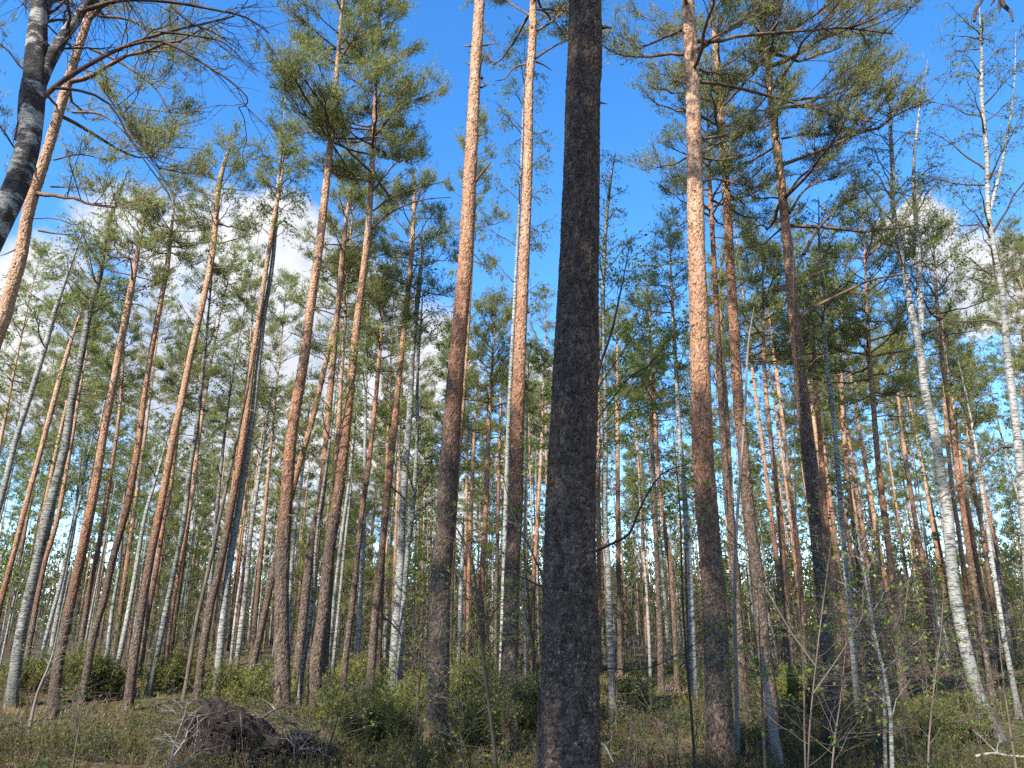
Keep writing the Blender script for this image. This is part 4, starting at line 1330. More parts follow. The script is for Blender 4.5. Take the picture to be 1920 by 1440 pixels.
def name_rows(spots, what):
    """labels for background trees by the nearest foreground foot on the picture"""
    rows = {}
    for k, (p, a) in enumerate(spots):
        x = 960 + F_PX * (p[0] / p[1]) / math.cos(PITCH) * 0.96
        d, ref = min((abs(x - rx), (rx, rn)) for rx, rn in REFS)
        rows.setdefault((ref, x < ref[0]), []).append((d, k))
    out = {}
    for (ref, left), lst in rows.items():
        for j, (d, k) in enumerate(sorted(lst)):
            out[k] = f"{what}, {ORD[min(j, 19)]} one {'left' if left else 'right'} of {ref[1]}"
    return out


def scatter(count, d0, d1, amax, gap, pw=1.0):
    out, tries = [], 0
    while len(out) < count and tries < count * 60:
        tries += 1
        a = rng.uniform(-amax, amax)
        D = math.sqrt(rng.uniform(d0 ** 2, d1 ** 2)) if pw == 1 else d0 + (d1 - d0) * rng.uniform() ** pw
        p = np.array([math.tan(a) * D, D])
        if all(np.hypot(*(p - q)) > gap for q in taken):
            taken.append(p)
            out.append((p, a))
    return out


sp = scatter(150, 22, 76, 0.68, 1.0)
nm = name_rows(sp, 'thin background pine')
for j, (p, a) in enumerate(sp):
    place(PP[int(rng.integers(0, 5))], 'pine_tree', nm[j], 'pine tree', (p[0], p[1], float(ground_z(p[0], p[1]))), rng.uniform(0, 6.28), rng.uniform(0.86, 1.06), 'background pines', 3.4 + rng.normal() * 1.7)
sp = scatter(90, 24, 80, 0.68, 0.6)
nm = name_rows(sp, 'slender pole-like background pine')
for j, (p, a) in enumerate(sp):
    place(PT[int(rng.integers(0, 3))], 'pine_tree', nm[j], 'pine tree', (p[0], p[1], float(ground_z(p[0], p[1]))), rng.uniform(0, 6.28), rng.uniform(0.85, 1.15), 'slender background pines', 2.4 + rng.normal() * 1.3)
sp = scatter(225, 20, 78, 0.68, 0.6)
nm = name_rows(sp, 'pale background birch')
for j, (p, a) in enumerate(sp):
    place(PB[int(rng.choice(8, p=[0.17, 0.14, 0.15, 0.1, 0.04, 0.02, 0.2, 0.18]))], 'birch_tree', nm[j], 'birch tree', (p[0], p[1], float(ground_z(p[0], p[1]))), rng.uniform(0, 6.28), rng.uniform(0.8, 1.08), 'background birches')
sp = scatter(24, 32, 62, 0.68, 1.0)
nm = name_rows(sp, 'low-crowned young background pine')
for j, (p, a) in enumerate(sp):
    place(PY[int(rng.integers(0, 2))], 'young_pine', nm[j], 'pine tree', (p[0], p[1], float(ground_z(p[0], p[1]))), rng.uniform(0, 6.28), rng.uniform(0.75, 1.15), 'young pines of the background', 0.0)

# trees beside and behind the camera: unseen, added so that their crowns shade the nearest trunks
for k, (x, y, v) in enumerate([(-3.9, -1.7, 4), (-5.5, -4.2, 0), (-7.4, -7.4, 2), (-6.4, -5.8, 3), (-8.7, -9.3, 0), (-8.9, -2.9, 1), (-7.2, 0.4, 3), (1.5, -6.5, 3)]):
    place(PP[v], 'pine_tree', 'pine added behind the viewer, out of sight, to shade the nearest trunks', 'pine tree', (x, y, float(ground_z(x, y))), k * 1.7, 1.0, 'pines behind the viewer', 4.0)


# ------------------------------------------------------------------ thicket and far wood
def build_thicket():
    rng = np.random.default_rng(5)
    n = 3000
    a = rng.uniform(-0.72, 0.72, n)
    D = 17 + 60 * rng.uniform(0, 1, n) ** 0.8
    x = np.tan(a) * D
    keep = (vnoise(x / 4.0, D / 4.0, 8) > 0.30) & ((D > 24) | (x > 5.5))
    x, D = x[keep], D[keep]
    n = len(x)
    H = rng.uniform(1.6, 4.2, n) * np.where(D > 34, 1.35, 0.9)
    p0 = np.column_stack([x, D, ground_z(x, D) - 0.05])
    C = grow(rng, p0, rng.uniform(0, 6.28, n), math.pi / 2 - np.abs(rng.normal(size=n)) * 0.1, H, 6, 0.0, 0.025)
    w, l = Geo(), Geo()
    r = 0.006 + 0.0035 * H
    V, q = tubes(C, r[:, None] * np.linspace(1, 0.3, 6)[None, :], 3)
    w.add(V, q)
    idx, t, p, tan = children(rng, C, np.full(n, 9), 0.18, 1.0)
    S = grow(rng, p, rng.uniform(0, 6.28, len(p)), rng.uniform(0.2, 1.1, len(p)), H[idx] * rng.uniform(0.1, 0.3, len(p)), 3, 0.0, 0.06)
    V, q = tubes(S[:, [0, 2]], np.tile([0.006, 0.003], (len(S), 1)), 3)
    w.add(V, q)
    i4, t4, p4, _ = children(rng, S, rng.poisson(4.6, len(S)), 0.2, 0.8)
    V, f = leaf_tris(rng, p4 + rng.normal(size=p4.shape) * 0.06, 0.095, 0.4)
    l.add(V, f)
    root = thing('thicket', 'olive-brown thicket of bare and budding saplings filling the back of the stand', 'thicket')
    root['kind'] = 'stuff'
    obj('stems', w.mesh('stems', M['brownstem']), root, 'stuff')
    obj('leaves', l.mesh('leaves', M['olive_leaf'], False), root, 'stuff')


def build_far_wood():
    rng = np.random.default_rng(6)
    n = 800
    a = rng.uniform(-0.75, 0.75, n)
    D = rng.uniform(74, 150, n)
    x = np.tan(a) * D
    H = rng.uniform(6, 15, n)
    p0 = np.column_stack([x, D, ground_z(x, D) - 0.1])
    C = grow(rng, p0, rng.uniform(0, 6.28, n), np.full(n, math.pi / 2 - 0.03), H, 4, 0.0, 0.01)
    w, l = Geo(), Geo()
    V, q = tubes(C, rng.uniform(0.07, 0.14, n)[:, None] * np.array([1, 0.85, 0.6, 0.15])[None, :], 5)
    w.add(V, q)
    k = 40
    s = rng.uniform(0, 1, (n, k))
    zz = H[:, None] * (0.04 + 0.96 * s ** 1.2)
    rad = 1.9 * (1 - s) ** 0.7 * rng.uniform(0.3, 1.0, (n, k)) + 0.1
    an = rng.uniform(0, 6.28, (n, k))
    pos = np.stack([x[:, None] + rad * np.cos(an), D[:, None] + rad * np.sin(an), zz + p0[:, 2:3]], -1).reshape(-1, 3)
    V, f = tufts(rng, pos, np.tile([0, 0, 0.6], (len(pos), 1)), 4, 0.7, 0.30, 1.2)
    l.add(V, f)
    root = thing('far_wood', 'far-off wood closing the view behind the trunks', 'wood')
    root['kind'] = 'stuff'
    obj('stems', w.mesh('stems', M['pine']), root, 'stuff')
    obj('crowns', l.mesh('crowns', M['far_needle'], False), root, 'stuff')


build_thicket()
build_far_wood()


# ------------------------------------------------------------------ saplings, shrubs and dead wood in the foreground
def build_sapling(i, e):
    rng = np.random.default_rng(500 + i)
    D = e['D']
    tr = trunk_from_pixels(e['poly'], D, e['w'][0], e['w'][1], e.get('top'), None, None)
    base = tr.p[0].copy()
    base[2] += 0.12
    mat = M[e.get('mat', 'brownstem')]
    root = thing(e.get('name', 'birch_sapling'), e['label'], e.get('cat', 'sapling'), base, e.get('group', 'saplings of the undergrowth'))
    obj('stem', trunk_mesh(tr, 10, 0.05, 0.10, i, base, mat, name='stem'), root)
    for poly, w, depth in e.get('limbs', []):
        c, r = px_limb(poly, D, w, None, rng, depth, tr)
        V, q = tubes(c[None], r[None], 7)
        obj('branch', Geo().add(V, q).mesh('branch', mat, True, base), root)
    if e.get('n', 1):
        z0 = e['z0'] if 'z0' in e else base[2] + 0.35 * (tr.top - base[2])
        C, R, g2, leaf = birch_crown(rng, tr, z0, tr.top, e.get('n', 12), e['r'], 1.9 * e.get('leaf', 1.2), 0.85 * e.get('ls', 0.032), 1.15 * e.get('dens', 0.8), -0.35, e.get('side'), 0.0016)
        for poly, w, depth in e.get('limbs', []):
            c, r = px_limb(poly, D, w, None, rng, depth, tr)
            g3, l3 = twiggy(rng, resample(c, 10)[None], e.get('leaf', 1.2), e.get('ls', 0.032), 1.0, 0.0016)
            merge(g2, g3)
            merge(leaf, l3)
        R = R * 0.6
        finish_tree(root, base, True, C, R, g2, leaf, mat, M['twig'] if mat is not M['dead'] else mat, M['fresh_leaf'])


SAPLINGS = [
    dict(label='young leafy birch half hidden behind the right edge of the thickest trunk', D=6.8, w=(7, 5), top=(1185, 440), r=1.15, n=24, leaf=3.4, dens=1.15, side=0.2, mat='darkwood', z0=1.7, ls=0.036,
         poly=[(1150, 610), (1122, 700), (1115, 820), (1112, 1000), (1112, 1200), (1108, 1440)],
         limbs=[([(1116, 1034), (1150, 1018), (1180, 1000), (1203, 947), (1240, 890), (1290, 870)], 6, -0.4), ([(1118, 790), (1150, 745), (1190, 700), (1240, 680)], 4, 0.3), ([(1114, 1250), (1170, 1255), (1225, 1250), (1300, 1210), (1370, 1165)], 3, -0.3)]),
    dict(label='dark bent sapling in front of the gap left of the thickest trunk', D=6.6, w=(8, 4), top=(838, 960), r=0.55, n=14, leaf=1.0, mat='darkwood',
         poly=[(867, 1010), (887, 1060), (900, 1177), (913, 1293), (930, 1440)], limbs=[([(905, 1220), (925, 1150), (960, 1110), (1010, 1075)], 3, -0.3), ([(913, 1290), (880, 1260), (840, 1250)], 3, 0.2)]),
    dict(label='thin twiggy sapling crossing the foot of the slimmer sunlit pine', D=6.0, w=(5, 3), top=(975, 960), r=0.6, n=16, leaf=1.3, mat='darkwood',
         poly=[(990, 1110), (997, 1193), (1010, 1293), (1007, 1440)], limbs=[([(1022, 1103), (967, 1077), (933, 1063), (905, 1030)], 4, 0.2), ([(1020, 1085), (985, 1010), (960, 960), (945, 900)], 4, 0.2)]),
    dict(label='crooked dark shrub left of the pale pink foot, its branch hooked low', D=8.0, w=(6, 3), top=(800, 1120), r=0.6, n=14, leaf=0.6, mat='darkwood',
         poly=[(790, 1243), (783, 1310), (780, 1430)], limbs=[([(788, 1240), (767, 1222), (750, 1187), (722, 1158), (705, 1165)], 5, -0.2), ([(784, 1300), (740, 1260), (715, 1240)], 3, 0.2)]),
    dict(label='tall thin sapling with bright fresh leaves in front of the dark wide-limbed pine', D=5.6, w=(4, 2), top=(1487, 470), r=0.42, n=22, leaf=1.0, mat='brownstem', ls=0.036,
         poly=[(1489, 650), (1490, 800), (1492, 960), (1500, 1127), (1507, 1260), (1510, 1438)]),
    dict(label='white-stemmed birch sapling, right stem of the pair at lower right', D=6.4, w=(9, 5), top=(1600, 960), r=0.6, n=16, leaf=1.0, mat='birch', ls=0.036,
         poly=[(1625, 1100), (1640, 1193), (1657, 1260), (1670, 1343), (1673, 1437)]),
    dict(label='white-stemmed birch sapling, left stem of the pair at lower right', D=6.5, w=(8, 4), top=(1622, 1010), r=0.55, n=14, leaf=1.0, mat='birch_dark', ls=0.036,
         poly=[(1635, 1150), (1647, 1243), (1659, 1327), (1660, 1437)]),
    dict(label='dark straight thin stem in front of the foot of the stout orange pine', D=7.2, w=(6, 3), top=(1262, 800), r=0.5, n=14, leaf=1.2, mat='darkwood',
         poly=[(1275, 960), (1280, 1127), (1288, 1243), (1297, 1343), (1302, 1428)]),
    dict(label='pinkish bare sapling in front of the orange-topped pine right of centre', D=6.2, w=(6, 2.5), top=(1420, 1080), r=0.5, n=12, leaf=0.8,
         poly=[(1424, 1190), (1428, 1277), (1430, 1327), (1434, 1430)]),
    dict(label='dark thin stem just left of the paired white saplings', D=7.6, w=(6, 3), top=(1588, 1000), r=0.5, n=12, leaf=0.9, mat='darkwood',
         poly=[(1610, 1150), (1627, 1293), (1643, 1427)]),
    dict(label='thin sapling with fresh leaves just right of the paired white saplings', D=6.9, w=(5, 2.5), top=(1706, 1060), r=0.6, n=14, leaf=1.2, ls=0.036,
         poly=[(1698, 1140), (1694, 1250), (1700, 1438)]),
    dict(label='leafy sapling twigs spreading before the dark wide-limbed foot', D=4.9, w=(3.5, 1.6), top=(1560, 1000), r=0.55, n=14, leaf=0.7, ls=0.034,
         poly=[(1545, 1120), (1528, 1260), (1515, 1438)], limbs=[([(1530, 1250), (1480, 1180), (1440, 1110), (1400, 1040), (1360, 990)], 3.5, 0.2), ([(1525, 1300), (1580, 1220), (1620, 1150)], 3, 0.1)]),
    dict(label='brown bushy sapling at the bottom right of the dark wide-limbed foot', D=5.6, w=(3.5, 1.6), top=(1590, 1130), r=0.6, n=16, leaf=0.6,
         poly=[(1585, 1220), (1575, 1320), (1560, 1438)]),
    dict(label='slender twig with fresh green leaves at the lower right, left of the leaning birch foot', D=6.0, w=(4, 2), top=(1770, 1080), r=0.5, n=12, leaf=1.0, ls=0.034,
         poly=[(1765, 1180), (1750, 1300), (1740, 1438)]),
    dict(label='thin reddish stem at the far lower right before the birch foot', D=6.3, w=(5, 2), top=(1868, 1120), r=0.45, n=10, leaf=0.9,
         poly=[(1876, 1230), (1890, 1340), (1905, 1438)]),
    dict(label='bare grey twig stem at the lower left in front of the dry grass', D=7.2, w=(4, 2), top=(155, 1300), r=0.3, n=8, leaf=0.3, mat='brownstem',
         poly=[(150, 1350), (142, 1400), (137, 1438)]),
    dict(label='bare forked twig left of the torn root plate', D=7.4, w=(5, 2), top=(352, 1310), r=0.35, n=8, leaf=0.2, mat='dead',
         poly=[(345, 1345), (330, 1385), (318, 1438)]),
    dict(label='thin bare stem rising through the root plate', D=8.2, w=(3.5, 2), top=(560, 1330), r=0.25, n=7, leaf=0.2, mat='dead',
         poly=[(556, 1370), (552, 1405), (550, 1438)]),
    dict(label='leafy low sapling right of the root plate, in front of the junipers', D=7.4, w=(5, 2), top=(648, 1290), r=0.45, n=12, leaf=0.6, mat='darkwood',
         poly=[(636, 1340), (620, 1390), (612, 1438)]),
    dict(label='thin sapling standing before the foot of the pale pink pine', D=7.0, w=(4, 2), top=(868, 1180), r=0.5, n=12, leaf=1.0, mat='darkwood',
         poly=[(860, 1280), (862, 1360), (870, 1438)]),
    dict(label='slim grey sapling between the left grey birch and the orange pine', D=12.5, w=(6, 3), top=(118, 1130), r=0.4, n=10, leaf=0.8, mat='dead',
         poly=[(98, 1230), (70, 1300), (55, 1368)]),
    dict(label='tall dead grey pole leaning beside the orange-topped pine right of centre', name='dead_tree', cat='dead tree', D=10.5, w=(9, 4), top=(1414, 575), r=0.3, n=0, mat='dead',
         poly=[(1403, 647), (1397, 763), (1388, 900), (1383, 953), (1378, 1100), (1380, 1250), (1384, 1415)], group='dead trees'),
    dict(label='slim dead grey trunk leaning against the orange pine at left', name='dead_tree', cat='dead tree', D=15.5, w=(9, 5), top=(480, 640), r=0.3, n=0, mat='brownstem',
         poly=[(467, 713), (443, 830), (415, 957), (393, 1060), (370, 1160), (353, 1260), (340, 1335)], group='dead trees', limbs=[([(425, 920), (412, 890), (405, 850)], 4, 0.2)]),
    dict(label='crooked dead tree with a black zigzag branch on the right', name='dead_tree', cat='dead tree', D=8.2, w=(9, 5), top=(1714, 1035), r=0.3, n=0, mat='darkwood',
         poly=[(1708, 1088), (1695, 1098), (1686, 1124), (1690, 1152), (1672, 1190), (1662, 1240), (1668, 1330), (1672, 1432)],
         limbs=[([(1687, 1123), (1733, 1133), (1767, 1147), (1765, 1173), (1753, 1193), (1762, 1215)], 6, 0.2), ([(1708, 1090), (1718, 1087), (1724, 1086)], 6, 0), ([(1664, 1190), (1658, 1180)], 6, 0)], group='dead trees'),
    dict(label='crooked dark sapling with a hooked top left of the layered-crown pine', name='dead_tree', cat='dead tree', D=10.5, w=(7, 4), top=(1630, 955), r=0.3, n=0, mat='darkwood',
         poly=[(1628, 985), (1618, 1010), (1603, 1024), (1612, 1055), (1624, 1090), (1627, 1140), (1632, 1250), (1640, 1395)],
         limbs=[([(1604, 1024), (1596, 1050), (1604, 1100), (1618, 1135)], 4, 0.2)], group='dead trees'),
    dict(label='broken pale snag leaning at the foot of the orange-topped pine', name='dead_tree', cat='dead tree', D=10.0, w=(22, 7), top=(1429, 1210), r=0.3, n=0, mat='dead',
         poly=[(1431, 1235), (1436, 1280), (1445, 1340), (1455, 1410)], group='dead trees'),
]
for i, e in enumerate(SAPLINGS):
    build_sapling(i, e)

# bare shrubs of the undergrowth, repeated
def proto_shrub(seed, H, leafn):
    rng = np.random.default_rng(seed)
    n = 5
    C = grow(rng, np.column_stack([rng.normal(size=(n, 2)) * 0.06, np.full(n, -0.05)]), rng.uniform(0, 6.28, n), rng.uniform(1.15, 1.5, n), H * rng.uniform(0.6, 1, n), 8, 0.05, 0.03)
    g, leaf = twiggy(rng, C, leafn * 2, 0.036, 0.9, 0.0016)
    V, q = tubes(C, (0.003 + 0.003 * H) * np.linspace(1, 0.3, 8)[None, :] * np.ones((n, 1)), 5)
    g.add(V, q)
    out = [('stems', g.mesh('stems', M['brownstem']), 'stuff')]
    if leaf.n:
        out.append(('leaves', leaf.mesh('leaves', M['fresh_leaf'], False), 'stuff'))
    return out


SH = [proto_shrub(61, 1.3, 0.5), proto_shrub(62, 1.9, 0.7), proto_shrub(63, 0.9, 0.3), proto_shrub(64, 1.6, 0.0)]
rng = np.random.default_rng(90)
sp = []
for (lo, hi, cnt) in [(1400, 1900, 13), (1140, 1330, 6), (-60, 340, 14), (600, 1000, 14)]:
    for k in range(cnt):
        D = rng.uniform(8.2, 17)
        x = at(rng.uniform(lo, hi), 1300, D)[0][0]
        sp.append((np.array([x, D]), lo))
nm = name_rows(sp, 'low twiggy brown shrub')
for j, (p, lo) in enumerate(sp):
    place(SH[int(rng.integers(0, 4))], 'shrub', nm[j], 'shrub', (p[0], p[1], float(ground_z(p[0], p[1]))), rng.uniform(0, 6.28), rng.uniform(0.5, 1.0) * (0.7 if lo < 1000 else 1.0), 'twiggy shrubs of the undergrowth')


def proto_juniper(seed, H, W, n=60):
    rng = np.random.default_rng(seed)
    g, leaf = Geo(), Geo()
    az = rng.uniform(0, 6.28, n)
    el = rng.uniform(0.75, 1.5, n)
    L = H * rng.uniform(0.45, 1.0, n) * (0.55 + 0.45 * np.sin(el))
    p0 = np.column_stack([rng.normal(size=(n, 2)) * W * 0.22, np.full(n, -0.05)])
    C = grow(rng, p0, az, el, L, 6, 0.15, 0.04)
    V, q = tubes(C, 0.006 * np.linspace(1, 0.4, 6)[None, :] * np.ones((n, 1)), 3)
    g.add(V, q)
    idx, t, p, tan = children(rng, C, np.full(n, 9), 0.2, 0.8)
    S = grow(rng, p, rng.uniform(0, 6.28, len(p)), rng.uniform(0.4, 1.3, len(p)), rng.uniform(0.06, 0.22, len(p)) * H, 3, 0.1, 0.05)
    tp = np.concatenate([S[:, 0], S[:, 1], S[:, 2]])
    td = np.concatenate([S[:, 1] - S[:, 0]] * 3)
    V, f = tufts(rng, tp, td, 7, 0.07, 0.014, 0.7)
    leaf.add(V, f)
    return [('stems', g.mesh('stems', M['twig']), 'stuff'), ('foliage', leaf.mesh('foliage', M['juniper'], False), 'stuff')]


JU = [proto_juniper(71, 1.1, 1.0), proto_juniper(72, 1.4, 0.5), proto_juniper(73, 0.8, 1.2)]
for (x, y, D, v, s, label) in [
    (690, 1400, 10.5, 0, 1.0, 'dark bushy juniper right of the root plate'),
    (738, 1400, 11.5, 0, 0.95, 'dark juniper beside the crooked shrub left of the pale pink foot'),
    (640, 1370, 12.5, 2, 0.9, 'low juniper just right of the grey-stemmed large pine'),
    (908, 1400, 9.6, 1, 0.85, 'narrow dark upright juniper between the pale pink and the slimmer sunlit feet'),
    (872, 1370, 12.2, 0, 1.35, 'big yellow-green juniper right of the pale pink foot'),
    (800, 1360, 13.0, 0, 1.0, 'yellow-green juniper behind the pale pink foot'),
    (485, 1330, 15.5, 2, 1.0, 'yellow-green juniper mound above the root plate'),
    (655, 1320, 18.0, 2, 1.0, 'juniper mound at the foot of the slim dark pine'),
    (60, 1310, 18.5, 2, 1.0, 'juniper clump at the foot of the grey birch at far left'),
    (325, 1305, 19.0, 0, 1.1, 'juniper clump behind the feet of the smooth pine and white-footed birch'),
    (130, 1300, 20.0, 0, 1.1, 'juniper clump behind the sunlit orange-middled pine at left'),
    (192, 1305, 18.0, 2, 1.1, 'juniper clump between the reddish curving pine and the white birches'),
    (430, 1310, 18.0, 0, 0.9, 'juniper clump right of the tall leafy birch foot'),
    (985, 1380, 12.0, 2, 1.0, 'low juniper between the slimmer sunlit foot and the thickest trunk'),
    (1190, 1350, 15.0, 2, 0.9, 'low juniper in the clearing right of the thickest trunk'),
    (1500, 1350, 14.5, 2, 1.0, 'low juniper left of the dark wide-limbed foot'),
    (1800, 1390, 12.0, 2, 1.1, 'low juniper left of the leaning birch foot'),
]:
    p, _ = at(x, y, D)
    place(JU[v], 'juniper_bush', label, 'juniper', (p[0], D, float(ground_z(p[0], D))), x * 0.7, s * (0.8 if D < 14 else 1.0), 'juniper bushes')


# ---- torn-up root plate
def build_root_plate():
    rng = np.random.default_rng(42)
    c, _ = at(480, 1435, 9.3)
    base = np.array([c[0], 9.3, float(ground_z(c[0], 9.3))])
    root = thing('root_plate', 'upturned root plate of a fallen tree with dark soil and tangled roots at lower left', 'root plate', base)
    n1, n2 = 130, 64
    u = np.linspace(0, 2 * math.pi, n1, endpoint=False)
    v = np.linspace(0.0, 1.0, n2)
    U, Vv = np.meshgrid(u, v)
    cu, su = np.cos(U), np.sin(U)
    bump = 1 + 0.45 * (vnoise(cu * 2.2 + 7, Vv * 4 + su * 2.2, 3) - 0.5)
    for fq, am, sd_ in ((5, 0.34, 4), (11, 0.26, 5), (24, 0.2, 6), (48, 0.12, 7)):
        bump += am * (vnoise(cu * fq + 7, Vv * fq * 2 + su * fq, sd_) - 0.5)
    rx = 0.88 * np.clip(1 - Vv ** 9, 0, 1) ** 0.5 * (1 - 0.12 * Vv)
    X = rx * cu * (0.5 + 0.5 * bump)
    Y = rx * 0.5 * su * bump
    prof = 0.54 - 0.26 * np.clip((X + 0.25) / 1.1, -0.4, 1) + 0.10 * np.exp(-((X + 0.55) / 0.3) ** 2) - 0.14 * np.exp(-((X - 0.15) / 0.15) ** 2)
    Z = -0.15 + np.minimum(Vv * 1.12, 1.0 + 0.05 * Vv) * prof * (0.62 + 0.38 * (1 + 0.6 * (vnoise(X * 7 + 3, Y * 7, 11) - 0.5) + 0.5 * (vnoise(X * 17 + 3, Y * 17, 12) - 0.5))) + 0.03 * bump
    V = np.stack([X, Y, Z], -1).reshape(-1, 3)
    i = (np.arange(n2 - 1) * n1)[:, None]
    k = np.arange(n1)[None, :]
    q = np.stack([i + k, i + (k + 1) % n1, i + n1 + (k + 1) % n1, i + n1 + k], -1).reshape(-1, 4)
    soil = obj('soil', Geo().add(V, q).mesh('soil', M['soil'], False), root)
    nf = 950
    pick = rng.integers(n1 * 6, n1 * (n2 - 3), nf)
    C = grow(rng, V[pick] + 0.01, rng.uniform(-2.9, -0.2, nf), rng.uniform(-1.4, 0.7, nf), rng.uniform(0.08, 0.5, nf), 6, -0.5, 0.09)
    Vt, qt = tubes(C, rng.uniform(0.0015, 0.005, nf)[:, None] * np.linspace(1, 0.4, 6)[None, :], 4)
    obj('root_fibres', Geo().add(Vt, qt).mesh('root_fibres', M['root']), soil, 'stuff')
    nf = 130
    pick = rng.integers(n1 * 10, n1 * (n2 - 3), nf)
    C = grow(rng, V[pick] + 0.01, rng.uniform(-3.1, 0.0, nf), rng.uniform(-1.2, 0.9, nf), rng.uniform(0.12, 0.55, nf), 7, -0.3, 0.08)
    Vt, qt = tubes(C, rng.uniform(0.0018, 0.0045, nf)[:, None] * np.linspace(1, 0.4, 7)[None, :], 4)
    obj('root_fibres', Geo().add(Vt, qt).mesh('root_fibres', M['dead']), soil, 'stuff')
    for j in range(40):
        s = rng.uniform(-0.85, 0.9)
        zz = rng.uniform(0.12, 0.72) * (0.85 - 0.35 * max(0, s))
        p0 = np.array([[s, -0.28 * math.sqrt(max(0.05, 1 - s * s)) + 0.05, zz]])
        az = rng.uniform(-2.9, -0.25)
        L = np.array([rng.uniform(0.2, 0.6)])
        C = grow(rng, p0, np.array([az]), np.array([rng.uniform(-1.2, 0.5)]), L, 10, -0.35, 0.06)
        r = rng.uniform(0.004, 0.012) * np.linspace(1, 0.25, 10)[None, :]
        Vt, qt = tubes(C, r, 6)
        obj('root', Geo().add(Vt, qt).mesh('root', M['root'] if j % 5 else M['dead']), root)
    for (p, az, el, L, r) in [((-0.75, 0, 0.72), 2.6, 0.5, 0.4, 0.014), ((-0.5, 0, 0.8), 1.2, 1.1, 0.3, 0.014), ((-0.8, -0.1, 0.6), 3.3, 0.1, 0.5, 0.014), ((0.2, -0.1, 0.55), 0.3, 0.35, 0.45, 0.011),
                              ((0.7, 0, 0.4), 0.1, 0.7, 0.5, 0.010), ((0.75, -0.1, 0.35), 0.4, 0.5, 0.5, 0.010), ((-0.2, 0, 0.68), 0.1, 0.2, 0.4, 0.010), ((-0.9, -0.1, 0.3), 3.6, -0.6, 0.5, 0.012)]:
        C = grow(rng, np.array([p]), np.array([az]), np.array([el]), np.array([L]), 10, 0.0, 0.06)
        Vt, qt = tubes(C, r * np.linspace(1, 0.3, 10)[None, :], 7)
        obj('root', Geo().add(Vt, qt).mesh('root', M['darkwood'] if el > 0.4 else M['root']), root)


build_root_plate()


def build_stump(x, y, D, r, h, label, seed):
    rng = np.random.default_rng(seed)
    p, _ = at(x, y, D)
    base = (p[0], D, float(ground_z(p[0], D)))
    root = thing('tree_stump', label, 'stump', base, 'old stumps')
    S, n = 26, 14
    th = np.arange(S) * 2 * math.pi / S
    TH, VV = np.meshgrid(th, np.linspace(0, 1, n))
    top = h * (0.45 + 0.7 * vnoise(np.cos(TH) * 2.5 + 3, np.sin(TH) * 2.5 + seed, seed) + 0.5 * vnoise(np.cos(TH) * 9 + 3, np.sin(TH) * 9 + seed, seed + 2))
    R = r * (1.0 + 0.45 * (1 - VV) ** 3) * (1 + 0.5 * (vnoise(np.cos(TH) * 4 + 9, np.sin(TH) * 4 + VV, seed + 1) - 0.5) + 0.25 * (vnoise(np.cos(TH) * 12 + 9, np.sin(TH) * 12 + VV, seed + 1) - 0.5))
    V = np.stack([R * np.cos(TH), R * np.sin(TH), -0.08 + (top + 0.08) * VV], -1)
    i = (np.arange(n - 1) * S)[:, None]
    k = np.arange(S)[None, :]
    q = np.stack([i + k, i + (k + 1) % S, i + S + (k + 1) % S, i + S + k], -1).reshape(-1, 4)
    obj('bark', Geo().add(V, q).mesh('bark', M['stump']), root)
    inner = V[-1] * np.array([0.82, 0.82, 1]) - np.array([0, 0, h * 0.12])
    W = np.vstack([V[-1], inner, [[0, 0, h * 0.55]]])
    f4 = np.stack([np.arange(S), (np.arange(S) + 1) % S, S + (np.arange(S) + 1) % S, S + np.arange(S)], -1)
    f3 = np.stack([S + np.arange(S), S + (np.arange(S) + 1) % S, np.full(S, 2 * S)], -1)
    g = Geo().add(W, f4)
    g.f.append(f3)
    obj('rotten_core', g.mesh('rotten_core', M['soil']), root)


build_stump(1236, 1425, 9.4, 0.11, 0.20, 'reddish rotten stump at the bottom right of the thickest trunk', 3)
build_stump(1232, 1378, 12.2, 0.13, 0.20, 'grey mossy stump behind the reddish rotten one', 4)
build_stump(1742, 1385, 12.0, 0.10, 0.22, 'small black stump in the moss left of the leaning birch foot', 5)
build_stump(102, 1345, 14.6, 0.13, 0.16, 'low dark stump in the dry grass at left', 6)


def build_log(name, poly, D0, D1, w0, w1, mat, label, cat, seed, subs=()):
    rng = np.random.default_rng(seed)
    P = []
    for k, (x, y) in enumerate(poly):
        p, s = at(x, y, D0 + (D1 - D0) * k / (len(poly) - 1))
        P.append(np.append(p, s))
    Q = spline(np.array(P), 0.06)
    w = np.linspace(w0, w1, len(Q))
    base = Q[0, :3].copy()
    root = thing(name, label, cat, base, 'dead wood on the ground')
    jit = 1 + 0.12 * rng.normal(size=len(Q))
    V, q = tubes(Q[None, :, :3], (0.5 * w * Q[:, 3] * jit)[None], 9)
    g = Geo().add(V, q)
    S = 9
    g.add(np.vstack([V[:S], Q[:1, :3]]), np.stack([np.arange(S), (np.arange(S) + 1) % S, np.full(S, S)], -1))
    g.add(np.vstack([V[-S:], Q[-1:, :3]]), np.stack([np.arange(S), (np.arange(S) + 1) % S, np.full(S, S)], -1))
    obj('main_stem', g.mesh('main_stem', M[mat], True, base), root)
    for j in range(4):
        t = rng.integers(len(Q) // 3, len(Q) - 1)
        C = grow(rng, Q[t:t + 1, :3], np.array([rng.uniform(0, 6.28)]), np.array([rng.uniform(0.1, 0.9)]), np.array([rng.uniform(0.1, 0.4)]), 6, 0, 0.07)
        V, q = tubes(C, 0.25 * w[t] * Q[t, 3] * np.linspace(1, 0.4, 6)[None, :], 5)
        obj('side_branch', Geo().add(V, q).mesh('side_branch', M[mat], True, base), root)


